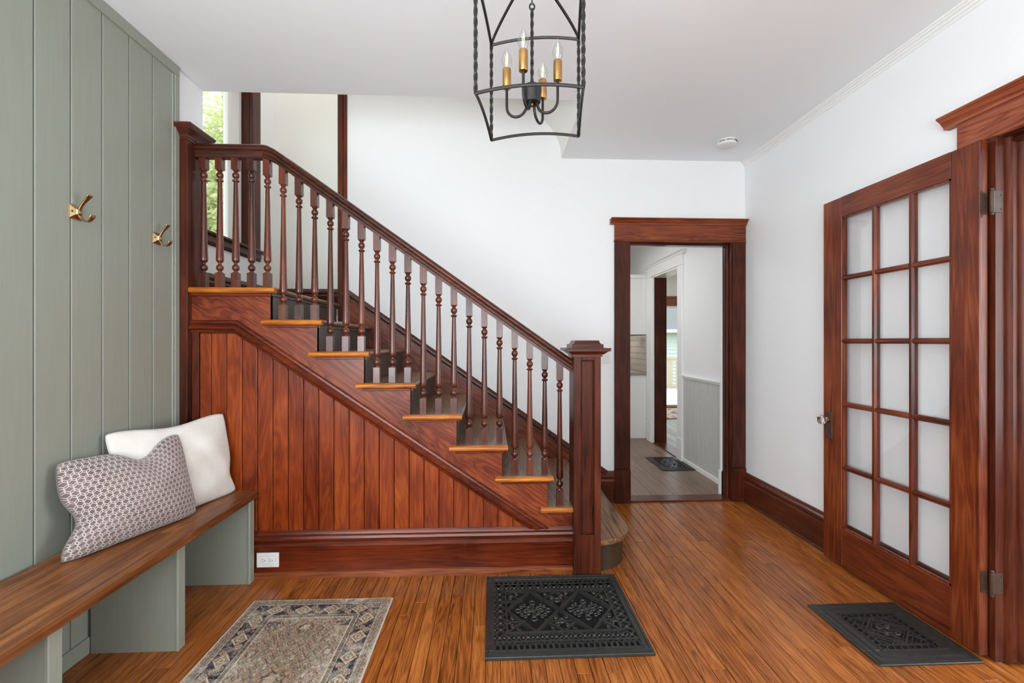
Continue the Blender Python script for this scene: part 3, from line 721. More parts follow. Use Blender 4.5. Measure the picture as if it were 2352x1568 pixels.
# ------------------------------------------------------------------ coat hooks
def coat_hook(y, z, label):
    r_ = tag(empty('coat_hook', (XLP, y, z)), label, 'coat hook', 'hooks on the green wall')
    q = MB(); X0 = XLP
    for h, x0, h2, x1 in ((0.028, 0.0, 0.028, 0.003), (0.026, 0.003, 0.012, 0.012), (0.012, 0.012, 0.009, 0.020)):
        q.add([(X0+x0, y-h, z-h), (X0+x0, y+h, z-h), (X0+x0, y+h, z+h), (X0+x0, y-h, z+h), (X0+x1, y-h2, z-h2), (X0+x1, y+h2, z-h2), (X0+x1, y+h2, z+h2), (X0+x1, y-h2, z+h2)],
              [(0,3,2,1),(4,5,6,7),(0,1,5,4),(1,2,6,5),(2,3,7,6),(3,0,4,7)])
    pl = q.build('back_plate', 'hookbrass', r_, bevel=0.001)
    for dz in (0.0,):
        MB().lathe([(0.0035, 0), (0.0035, 0.0055), (0.002, 0.0065), (0, 0.0065)], (X0+0.003, y-0.019, z), (1, 0, 0), 10).build('screw', 'hinge', pl)
    def arm(pts, w):
        out = MB(); n = len(pts)
        P = [Vector((X0+a, y, z+b_)) for a, b_ in pts]
        for i, p in enumerate(P):
            t = (P[min(i+1, n-1)]-P[max(i-1, 0)]).normalized(); nn_ = Vector((t.z, 0, -t.x)); ww = w[i]; th = 0.0028
            out.v += [tuple(p+nn_*th+Vector((0, -ww, 0))), tuple(p+nn_*th+Vector((0, ww, 0))), tuple(p-nn_*th+Vector((0, ww, 0))), tuple(p-nn_*th+Vector((0, -ww, 0)))]
        for i in range(n-1):
            for j in range(4): out.f.append((i*4+j, i*4+(j+1) % 4, (i+1)*4+(j+1) % 4, (i+1)*4+j))
        out.f += [(0, 1, 2, 3), tuple((n-1)*4+k for k in (3, 2, 1, 0))]
        return out
    arm([(0.016, 0.004), (0.019, 0.014), (0.025, 0.026), (0.034, 0.038), (0.044, 0.049), (0.052, 0.060), (0.057, 0.068)], [0.006, 0.0062, 0.0062, 0.0066, 0.008, 0.011, 0.0125]).build('upper_arm', 'hookbrass', r_, smooth=50, bevel=0.0008)
    arm([(0.014, -0.004), (0.018, -0.014), (0.025, -0.025), (0.035, -0.034), (0.046, -0.036), (0.056, -0.031), (0.063, -0.021), (0.067, -0.009)], [0.006, 0.0062, 0.0062, 0.0064, 0.007, 0.0085, 0.011, 0.0125]).build('lower_arm', 'hookbrass', r_, smooth=50, bevel=0.0008)
    B(X0+0.010, X0+0.024, y-0.0085, y+0.0085, z-0.008, z+0.006).build('collar', 'hookbrass', r_, bevel=0.001)
coat_hook(1.842, 1.752, 'brass double coat hook in the middle of the green wall')
coat_hook(2.272, 1.748, 'brass double coat hook on the green wall beside the stair post')

# ------------------------------------------------------------------ outlet and switch
ol = tag(B(-1.236, -1.122, YS-0.0225, YS-0.0158, 0.062, 0.138).build('wall_outlet', 'plastic', bevel=0.002, seg=2), 'white duplex outlet plate in the stair base beside the bench', 'outlet')
for xc in (-1.199, -1.160):
    f_ = MB().lathe([(0.0135, 0), (0.0135, 0.0018), (0.0125, 0.0026)], (xc, YS-0.0225, 0.100), (0, -1, 0), 18).build('socket', 'plastic', ol)
    q = MB().box(xc-0.0075, xc-0.0015, YS-0.0254, YS-0.0249, 0.1045, 0.1062).box(xc-0.0075, xc-0.0015, YS-0.0254, YS-0.0249, 0.0938, 0.0955)
    q.lathe([(0.0022, 0), (0.0022, 0.0005)], (xc+0.006, YS-0.0249, 0.100), (0, -1, 0), 10); q.build('slots', 'slot', f_)
sw = tag(B(0.838, 0.912, YB-0.006, YB, 1.078, 1.196).build('light_switch', 'plastic', bevel=0.002, seg=2), 'white light switch plate behind the newel cap', 'switch')
B(0.862, 0.872, YB-0.013, YB-0.006, 1.128, 1.146).build('toggle', 'plastic', sw, bevel=0.001)
B(0.882, 0.892, YB-0.013, YB-0.006, 1.128, 1.146).build('toggle', 'plastic', sw, bevel=0.001)

# ------------------------------------------------------------------ smoke detector
sd = tag(MB().lathe([(0.050, 0.0), (0.062, 0.006), (0.0655, 0.016), (0.0655, 0.028), (0.060, 0.036), (0.060, 0.040)], (1.655, 3.14, CH-0.040), n=32).build('smoke_detector', 'plastic', smooth=40), 'round white smoke detector on the ceiling near the back corner', 'smoke detector')
vt = MB()
for i in range(22):
    if i % 7 == 6: continue
    a = math.radians(200+i*6.4); c_, s_ = math.cos(a), math.sin(a)
    vt.tube([(1.655+0.0657*c_, 3.14+0.0657*s_, CH-0.021), (1.655+0.0657*c_, 3.14+0.0657*s_, CH-0.013)], 0.0022, 4)
vt.build('vent_slots', 'slot', sd)
MB().lathe([(0.011, 0), (0.014, 0.002)], (1.645, 3.12, CH-0.0415), n=16).build('test_button', 'plastic', sd)

# ------------------------------------------------------------------ glazed door standing open against the right wall
DXF, DXB = 1.916, 1.951                      # front and back faces
DY0, DY1 = 1.706, 2.552                      # hinge edge, lock edge
D0, D1 = 0.014, 2.043
dr = setting(empty('door_1', (1.933, DY0, D0)), 'dark wooden fifteen-pane glazed door folded back against the right wall')
GY = [(1.8205, 1.992), (2.018, 2.195), (2.240, 2.412)]
GY = [(1.8205, 1.995), (2.0175, 2.192), (2.2145, 2.412)]
GY = [(1.8205, 1.9935), (2.0175, 2.1965), (2.2215, 2.4135)]
pz0, pz1 = 0.226, 1.932; bar = 0.026; ph_ = (pz1-pz0-4*bar)/5
B(DXF, DXB, DY0, 1.8205, D0, D1).build('hinge_stile', 'doorz', dr, bevel=0.003)
B(DXF, DXB, 2.4135, DY1, D0, D1).build('lock_stile', 'doorz', dr, bevel=0.003)
B(DXF, DXB, 1.8205, 2.4135, pz1, D1).build('top_rail', 'doory', dr, bevel=0.001)
B(DXF, DXB, 1.8205, 2.4135, D0, pz0).build('bottom_rail', 'doory', dr, bevel=0.001)
for a, b_ in ((1.9935, 2.0175), (2.1965, 2.2215)):
    m0 = (a+b_)/2
    MB().prism([(DXF+0.001, m0-0.006), (DXF+0.001, m0+0.006), (DXF+0.010, b_), (DXB-0.010, b_), (DXB-0.001, m0+0.006), (DXB-0.001, m0-0.006), (DXB-0.010, a), (DXF+0.010, a)], 'z', pz0, pz1).build('upright_bar', 'doorz', dr)
zz = [(pz0+i*(ph_+bar), pz0+i*(ph_+bar)+ph_) for i in range(5)]
for i in range(4):
    z0, z1 = zz[i][1], zz[i+1][0]; m0 = (z0+z1)/2
    for ya, yb in GY:
        MB().prism([(DXF+0.001, m0-0.006), (DXF+0.001, m0+0.006), (DXF+0.010, z1), (DXB-0.010, z1), (DXB-0.001, m0+0.006), (DXB-0.001, m0-0.006), (DXB-0.010, z0), (DXF+0.010, z0)], 'y', ya-0.004, yb+0.004).build('cross_bar', 'doory', dr)
for ya, yb in GY:
    for z0, z1 in zz:
        B(1.9325, 1.9345, ya-0.003, yb+0.003, z0-0.003, z1+0.003).build('pane', 'pane', dr)
# glazing bead round each stile/rail edge
bd = MB()
for ya, yb in ((1.8205, 1.8285), (2.4055, 2.4135)): bd.prism([(DXF+0.003, ya), (DXF+0.003, yb), (DXF+0.012, yb)] if ya < 2 else [(DXF+0.003, yb), (DXF+0.003, ya), (DXF+0.012, ya)], 'z', pz0, pz1)
for za, zb in ((pz0, pz0+0.009), (pz1, pz1-0.009)): bd.prism([(DXF+0.003, za), (DXF+0.003, zb), (DXF+0.012, zb)], 'y', 1.8205, 2.4135)
bd.build('glazing_bead', 'doorz', dr)
es = B(DXF-0.005, DXF, 2.478, 2.530, 0.700, 0.852).build('escutcheon', 'hinge', dr, bevel=0.003)
MB().lathe([(0.004, 0), (0.004, 0.0008)], (DXF-0.005, 2.504, 0.748), (-1, 0, 0), 10).box(DXF-0.0058, DXF-0.005, 2.5025, 2.5055, 0.730, 0.746).build('keyhole', 'slot', es)
kb = MB().lathe([(0.014, 0), (0.014, 0.010), (0.009, 0.014), (0.009, 0.024)], (DXF-0.005, 2.504, 0.806), (-1, 0, 0), 16).build('knob_shank', 'brass', dr, smooth=40)
MB().lathe([(0.010, 0.020), (0.017, 0.024), (0.025, 0.034), (0.0275, 0.044), (0.024, 0.054), (0.014, 0.060), (0, 0.061)], (DXF-0.005, 2.504, 0.806), (-1, 0, 0), 12).build('glass_knob', 'crystal', kb)
for z0, z1 in ((1.753, 1.835), (0.266, 0.348)):
    h = MB().lathe([(0.003, -0.012), (0.006, -0.009), (0.0065, -0.005), (0.005, -0.002), (0.0076, 0.0), (0.0076, z1-z0), (0.005, z1-z0+0.002), (0.0068, z1-z0+0.006), (0.006, z1-z0+0.010), (0.003, z1-z0+0.013)], (1.9435, OY-0.004, z0), n=12).build('hinge', 'hinge', dr, smooth=40)
    B(1.917, 1.944, DY0-0.0025, DY0+0.0005, z0, z1).build('door_leaf', 'hinge', h)
    B(1.944, 1.990, OY-0.0025, OY+0.001, z0, z1).build('jamb_leaf', 'hinge', h)
    q = MB()
    for xc in (1.930, 1.984):
        for zc in (z0+0.014, z1-0.014): q.lathe([(0.0035, 0), (0.003, 0.0015)], (xc, (DY0 if xc < 1.95 else OY)-0.0025, zc), (0, -1, 0), 8)
    q.build('screws', 'hinge', h)

# ------------------------------------------------------------------ lantern chandelier
LC = Vector((0.131, 1.485, 0)); LA = math.radians(-8.4); LW = 0.158; ZB, ZT = 1.985, 2.332
def LP(a, b_, z):
    c_, s_ = math.cos(LA), math.sin(LA); return (LC.x+a*c_-b_*s_, LC.y+a*s_+b_*c_, z)
lt = tag(empty('lantern_chandelier', (LC.x, LC.y, ZB)), 'black iron lantern chandelier with four brass candle lights hanging from ceiling', 'chandelier')
CORN = [(-1, -1), (1, -1), (1, 1), (-1, 1)]
for a, b_ in CORN:
    n = 40; z_ = [ZB+(ZT-ZB)*i/n for i in range(n+1)]
    MB().tube([LP(a*LW, b_*LW, q_) for q_ in z_], 0.0064, 4, twist=0.42).build('corner_post', 'lantern', lt)
for zc, bow in ((ZB, 0.016), (ZT, 0.016)):
    for i in range(4):
        a0, a1 = CORN[i], CORN[(i+1) % 4]
        pts = []
        for k in range(13):
            t = k/12; bo = bow*(1-(2*t-1)**2)
            pts.append(LP((a0[0]+(a1[0]-a0[0])*t)*LW, (a0[1]+(a1[1]-a0[1])*t)*LW, zc+bo))
        MB().tube(pts, 0.0050, 6).build('ring_bar', 'lantern', lt, smooth=40)
APX = 2.475
for a, b_ in CORN:
    pts = []
    for k in range(13):
        t = k/12; r_ = LW*(1-t**1.35)*0.98+0.004; pts.append(LP(a*r_, b_*r_, ZT+(APX-ZT)*t))
    MB().tube(pts, 0.0054, 6).build('roof_bar', 'lantern', lt, smooth=40)
MB().lathe([(0.004, 0), (0.014, 0.004), (0.014, 0.012), (0.006, 0.018), (0.006, 0.030)], (LC.x, LC.y, APX-0.004), n=16).build('top_finial', 'lantern', lt, smooth=40)
def torus(c_, r_, r2, plane):
    pts = []
    for i in range(20):
        t = 2*math.pi*i/20; a, b_ = r_*math.cos(t), r_*math.sin(t)*1.3
        pts.append((c_[0]+(a if plane == 'x' else 0), c_[1]+(a if plane == 'y' else 0), c_[2]+b_))
    return MB().tube(pts, r2, 6, close=True)
for i in range(6):
    torus((LC.x, LC.y, APX+0.037+i*0.022), 0.009, 0.0022, 'xy'[i % 2]).build('chain_link', 'lantern', lt, smooth=40)
MB().lathe([(0.012, 0), (0.05, 0.010), (0.06, 0.022), (0.06, 0.028)], (LC.x, LC.y, CH-0.028), n=28).build('ceiling_canopy', 'lantern', lt, smooth=40)
torus((LC.x, LC.y, 2.345), 0.008, 0.0028, 'x').build('rod_loop', 'lantern', lt, smooth=40)
MB().tube([(LC.x, LC.y, 2.358), (LC.x, LC.y, APX)], 0.0022, 6).build('hanging_wire', 'lantern', lt)
MB().tube([(LC.x, LC.y, 2.085+(2.338-2.085)*i/30) for i in range(31)], 0.0058, 4, twist=0.42).build('centre_rod', 'lantern', lt)
MB().lathe([(0.026, 0), (0.028, 0.003), (0.0285, 0.030), (0.031, 0.034), (0.031, 0.050), (0.028, 0.054), (0.006, 0.058)], (LC.x, LC.y, 2.030), n=28).build('hub', 'lantern', lt, smooth=35)
MB().lathe([(0.0, -0.010), (0.004, -0.008), (0.0055, -0.003), (0.004, 0.001)], (LC.x, LC.y, 2.030), n=12).build('hub_knob', 'brass', lt, smooth=50)
arms = [(-0.034, -0.078), (0.080, -0.030), (0.044, 0.080), (-0.082, 0.022)]
BZ = 2.086
bulbp = [(0.0075, 0), (0.0085, 0.004), (0.0125, 0.012), (0.0150, 0.022), (0.0158, 0.030), (0.0145, 0.040), (0.0110, 0.052), (0.0068, 0.063), (0.0036, 0.072), (0.0018, 0.079), (0.0008, 0.084), (0, 0.085)]
for dx, dy in arms:
    L_ = math.hypot(dx, dy); ux, uy = dx/L_, dy/L_; pts = [(LC.x+ux*0.018, LC.y+uy*0.018, 2.034), (LC.x+ux*0.018, LC.y+uy*0.018, 2.028)]
    rc = (L_-0.018)/2
    for k in range(1, 12):
        t = math.pi*k/12; pts.append((LC.x+ux*(0.018+rc-rc*math.cos(t)), LC.y+uy*(0.018+rc-rc*math.cos(t)), 2.026-0.036*math.sin(t)))
    pts += [(LC.x+dx, LC.y+dy, 2.032), (LC.x+dx, LC.y+dy, BZ+0.002)]
    ar = MB().tube(pts, 0.0046, 8).build('arm', 'lantern', lt, smooth=50)
    p0 = (LC.x+dx, LC.y+dy, BZ)
    sl_ = MB().lathe([(0.0055, 0.0), (0.0132, 0.001), (0.0140, 0.003), (0.0140, 0.064), (0.0132, 0.066), (0.008, 0.0665)], p0, n=20).build('candle_sleeve', 'brass', lt, smooth=40)
    bl = MB().lathe([(a*1.12, h*0.86) for a, h in bulbp], (p0[0], p0[1], BZ+0.0665), n=16).build('bulb', 'bulb', lt, smooth=60)
    q = MB()
    for k in range(4):
        t = math.pi/2*k+0.4; q.tube([(p0[0]+0.0025*math.cos(t), p0[1]+0.0025*math.sin(t), BZ+0.078), (p0[0]+0.0045*math.cos(t), p0[1]+0.0045*math.sin(t), BZ+0.108)], 0.0005, 5)
    q.build('filament', 'filament', bl)

# ------------------------------------------------------------------ rug with faded oriental print
def value_noise(shape, cell, seed):
    rs = np.random.RandomState(seed); h, w = shape; gh, gw = int(h/cell)+3, int(w/cell)+3; g = rs.rand(gh, gw)
    y = np.arange(h)/cell; x_ = np.arange(w)/cell; yi = y.astype(int); xi = x_.astype(int); fy = (y-yi)[:, None]; fx = (x_-xi)[None, :]
    fy = fy*fy*(3-2*fy); fx = fx*fx*(3-2*fx)
    return (g[yi][:, xi]*(1-fx)+g[yi][:, xi+1]*fx)*(1-fy)+(g[yi+1][:, xi]*(1-fx)+g[yi+1][:, xi+1]*fx)*fy
RX0, RX1, RY0, RY1 = -1.135, -0.483, 1.28, 2.232
nu, nv = 326, 476
uu = (np.arange(nu)+0.5)/nu*(RX1-RX0); vv = (np.arange(nv)+0.5)/nv*(RY1-RY0); UU, VV = np.meshgrid(uu, vv)
W_, H_ = RX1-RX0, RY1-RY0
d = np.minimum(np.minimum(UU, W_-UU), np.minimum(VV, H_-VV))
alongx = (np.minimum(VV, H_-VV) < np.minimum(UU, W_-UU)); S = np.where(alongx, UU-W_/2, VV-H_/2)
def C(c): return np.array(lin(c)[:3])
n1, n2, n3 = value_noise((nv, nu), 3, 1), value_noise((nv, nu), 9, 2), value_noise((nv, nu), 60, 3)
n4 = value_noise((nv, nu), 2, 4); n5 = value_noise((nv, nu), 5, 9); thr = value_noise((nv, nu), 1.4, 11)
img = np.zeros((nv, nu, 3))
def paintm(mask, c, a=1.0):
    m_ = np.clip(mask*a, 0, 1)[..., None] if mask.dtype != bool else (mask*a)[..., None]
    img[:] = img*(1-m_)+C(c)*m_
fldc = C((134, 112, 90))*(1-n3[..., None])+C((178, 160, 140))*n3[..., None]; img[:] = fldc
# field: rows of small broken motifs
cellw, cellh = 0.041, 0.047
iu = np.floor((UU)/cellw); iv = np.floor(VV/cellh); fu = (UU/cellw-iu)-0.5; fv = (VV/cellh-iv)-0.5
hsh = np.modf(np.sin(iu*12.9898+iv*78.233)*43758.5453)[0] % 1.0; hs2 = np.modf(np.sin(iu*39.3+iv*11.1)*24634.6)[0] % 1.0
dia = np.abs(fu)+np.abs(fv)*0.9
paintm((np.abs(dia-0.32-0.12*hs2) < 0.07) & (hsh < 0.6), (88, 72, 62), 0.75)
paintm((dia < 0.20) & (hsh < 0.35), (150, 96, 78), 0.7)
paintm((dia < 0.16) & (hsh > 0.65), (206, 190, 166), 0.7)
paintm((np.abs(np.sin(fu*9+hs2*6)*0.4-fv) < 0.06) & (hsh > 0.45), (70, 60, 64), 0.65)
paintm((np.abs(fv-0.35*np.cos(fu*6+hs2*9)) < 0.05), (214, 202, 182), 0.45)
for mu, mv, rr in ((0, 0.26, 0.060), (0, -0.05, 0.085), (-0.15, 0.10, 0.04), (0.15, 0.10, 0.04), (0, -0.32, 0.06)):
    r_ = np.hypot((UU-W_/2-mu), (VV-H_/2-mv)*0.9); ang = np.arctan2(VV-H_/2-mv, UU-W_/2-mu); rf = r_*(1+0.14*np.cos(8*ang))
    paintm((np.abs(rf-rr) < 0.006), (104, 112, 104), 0.45); paintm((np.abs(rf-rr*0.72) < 0.008) & (n2 > 0.35), (164, 124, 100), 0.5); paintm((rf < rr*0.32) & (n2 > 0.4), (206, 186, 158), 0.5); paintm((np.abs(rf-rr*0.45) < 0.004) & (n5 > 0.35), (70, 62, 66), 0.7)
for mu in (-0.17, 0.17):
    for mv in (0.29, -0.29):
        r_ = np.hypot((UU-W_/2-mu)*0.8, (VV-H_/2-mv)*1.8); paintm((r_ < 0.04) & (n5 > 0.35), (56, 56, 70), 0.8)
# main border, navy with rosettes and hooked medallions
bmask = (d > 0.042) & (d < 0.122)
paintm(bmask, (42, 42, 56), 0.95); paintm(bmask & (n2 > 0.52), (104, 92, 82), 0.8); paintm(bmask & (n5 > 0.72), (146, 126, 110), 0.7)
per = 0.128; sp_ = (S/per-np.floor(S/per))-0.5; db = (d-0.082)
r_ = np.hypot(sp_*per, db); ang = np.arctan2(db, sp_*per)
rf = r_*(1+0.12*np.cos(6*ang))
paintm(bmask & (np.abs(np.abs(sp_*per)*0.85+np.abs(db)-0.030) < 0.0042), (204, 180, 146), 0.95)
paintm(bmask & ((np.abs(sp_*per)*0.85+np.abs(db)) < 0.026), (128, 116, 98), 0.9); paintm(bmask & (rf < 0.013), (196, 172, 140), 0.9); paintm(bmask & (rf < 0.006), (112, 68, 58), 0.9)
s2 = ((S+per/2)/per-np.floor((S+per/2)/per))-0.5
for off, r0 in ((0.020, 0.0135), (-0.020, 0.0135), (0.0, 0.010)):
    sx = s2*per-(0.018 if off > 0 else -0.018 if off < 0 else 0); rr_ = np.hypot(sx, db-off); an = np.arctan2(db-off, sx)
    paintm(bmask & (rr_*(1+0.12*np.cos(7*an)) < r0), (190, 170, 140), 0.9); paintm(bmask & (np.abs(rr_-r0*0.55) < 0.0018), (76, 66, 66), 0.8); paintm(bmask & (rr_ < r0*0.25), (150, 92, 72), 0.9)
paintm(bmask & (np.abs(db-0.020*np.sin(S/per*2*math.pi*1.0+1.0)) < 0.0026), (176, 128, 96), 0.7)
paintm(bmask & (n4 > 0.86), (150, 140, 150), 0.55)
# guard stripes
gm = ((d > 0.010) & (d < 0.040)); paintm(gm, (150, 130, 112), 0.95)
sg = (S/0.028-np.floor(S/0.028))-0.5
paintm(gm & (np.hypot(sg*0.028, d-0.025) < 0.007), (92, 72, 74), 0.8); paintm(gm & (np.hypot(sg*0.028, d-0.025) < 0.0032), (206, 180, 150), 0.9); paintm(gm & (np.abs((d-0.025)-0.008*np.sin(S*2*math.pi/0.028)) < 0.0016), (86, 92, 92), 0.7)
gi = ((d > 0.124) & (d < 0.142)); paintm(gi, (124, 104, 84), 0.95); paintm(gi & (np.hypot(((S/0.02) % 1-0.5)*0.02, d-0.133) < 0.005), (86, 70, 70), 0.7)
for dd in (0.041, 0.123, 0.1435): paintm(np.abs(d-dd) < 0.0016, (204, 194, 178), 0.9)
# wear: pale abrasion and woven threads
ab = np.clip((n3-0.30)*2.0, 0, 1)*np.clip((n2-0.2)*1.6, 0, 1)
img[:] = img*(1-0.42*ab[..., None])+C((206, 200, 188))*0.42*ab[..., None]
img *= (0.50+0.86*thr[..., None])*(0.80+0.40*n1[..., None])
img[:] = np.clip(img, 0, 1)
me = bpy.data.meshes.new('rug_pile')
gx_ = np.linspace(RX0, RX1, nu+1); gy_ = np.linspace(RY0, RY1, nv+1); GX, GYm = np.meshgrid(gx_, gy_)
GZ = 0.0065+0.0006*value_noise((nv+1, nu+1), 2, 21)
rug = tag(empty('area_rug', ((RX0+RX1)/2, (RY0+RY1)/2, 0)), 'faded oriental print rug in navy, rust and beige beside the bench', 'rug')
rug.rotation_euler = (0, 0, 0)
vco = np.stack([GX-(RX0+RX1)/2, GYm-(RY0+RY1)/2, GZ], -1).reshape(-1, 3)
idx = np.arange((nu+1)*(nv+1)).reshape(nv+1, nu+1)
fc = np.stack([idx[:-1, :-1], idx[:-1, 1:], idx[1:, 1:], idx[1:, :-1]], -1).reshape(-1, 4)
me.vertices.add(len(vco)); me.vertices.foreach_set('co', vco.ravel().astype(np.float32))
me.loops.add(fc.size); me.loops.foreach_set('vertex_index', fc.ravel().astype(np.int32))
me.polygons.add(len(fc)); me.polygons.foreach_set('loop_start', np.arange(0, fc.size, 4, dtype=np.int32)); me.polygons.foreach_set('loop_total', np.full(len(fc), 4, dtype=np.int32))
me.update(); ca = me.color_attributes.new('dye', 'FLOAT_COLOR', 'CORNER')
cc = np.repeat(np.concatenate([img.reshape(-1, 3), np.ones((nu*nv, 1))], 1), 4, axis=0); ca.data.foreach_set('color', cc.ravel().astype(np.float32))
mm, nt, b = base_mat('woven_rug_dye'); at = nt.nodes.new('ShaderNodeAttribute'); at.attribute_name = 'dye'
nt.links.new(at.outputs['Color'], b.inputs['Base Color']); b.inputs['Roughness'].default_value = 0.95; b.inputs['Specular IOR Level'].default_value = 0.15; M['rug'] = mm
me.materials.append(mm); o = bpy.data.objects.new('rug_pile', me); COL.objects.link(o); o.parent = rug
mm, nt, b = base_mat('rug_binding'); b.inputs['Base Color'].default_value = lin((196, 186, 172)); b.inputs['Roughness'].default_value = 0.95; M['binding'] = mm
q = MB()
for y in (RY0, RY1): q.tube([(RX0, y, 0.0038), (RX1, y, 0.0038)], 0.0036, 6)
for x in (RX0, RX1):
    nn_ = 150; q.tube([(x+0.0008*(-1)**i, RY0+(RY1-RY0)*i/nn_, 0.0040) for i in range(nn_+1)], 0.0042, 6)
q.build('binding', 'binding', rug, smooth=50)
B(RX0, RX1, RY0, RY1, 0.001, 0.0045).build('backing', 'binding', rug)

# ------------------------------------------------------------------ cast-iron floor registers
def bar2(q, x0, y0, x1, y1, w, z0, z1):
    dx, dy = x1-x0, y1-y0; L_ = math.hypot(dx, dy)
    if L_ < 1e-6: return
    nx, ny = -dy/L_*w/2, dx/L_*w/2
    q.prism([(x0+nx, y0+ny), (x0-nx, y0-ny), (x1-nx, y1-ny), (x1+nx, y1+ny)], 'z', z0, z1)
def ring2(q, x, y, r_, w, z, n=14, sx=1.0, sy=1.0, a0=0, a1=2*math.pi):
    full = abs(a1-a0-2*math.pi) < 1e-6; k = n if full else n+1
    q.tube([(x+r_*sx*math.cos(a0+(a1-a0)*i/n), y+r_*sy*math.sin(a0+(a1-a0)*i/n), z) for i in range(k)], w/2, 6, close=full)
def frame_ring(q, x0, x1, y0, y1, w, z0, z1):
    q.box(x0, x1, y0, y0+w, z0, z1).box(x0, x1, y1-w, y1, z0, z1).box(x0, x0+w, y0+w, y1-w, z0, z1).box(x1-w, x1, y0+w, y1-w, z0, z1)
def scroll(q, x, y, r_, z, flip=1, rot=0.0):
    pts = []
    for i in range(15):
        t = rot+flip*i/14*math.pi*2.6; rr = r_*(1-0.058*i); pts.append((x+rr*math.cos(t), y+rr*math.sin(t), z))
    q.tube(pts, [0.0042-0.00012*i for i in range(15)], 6)

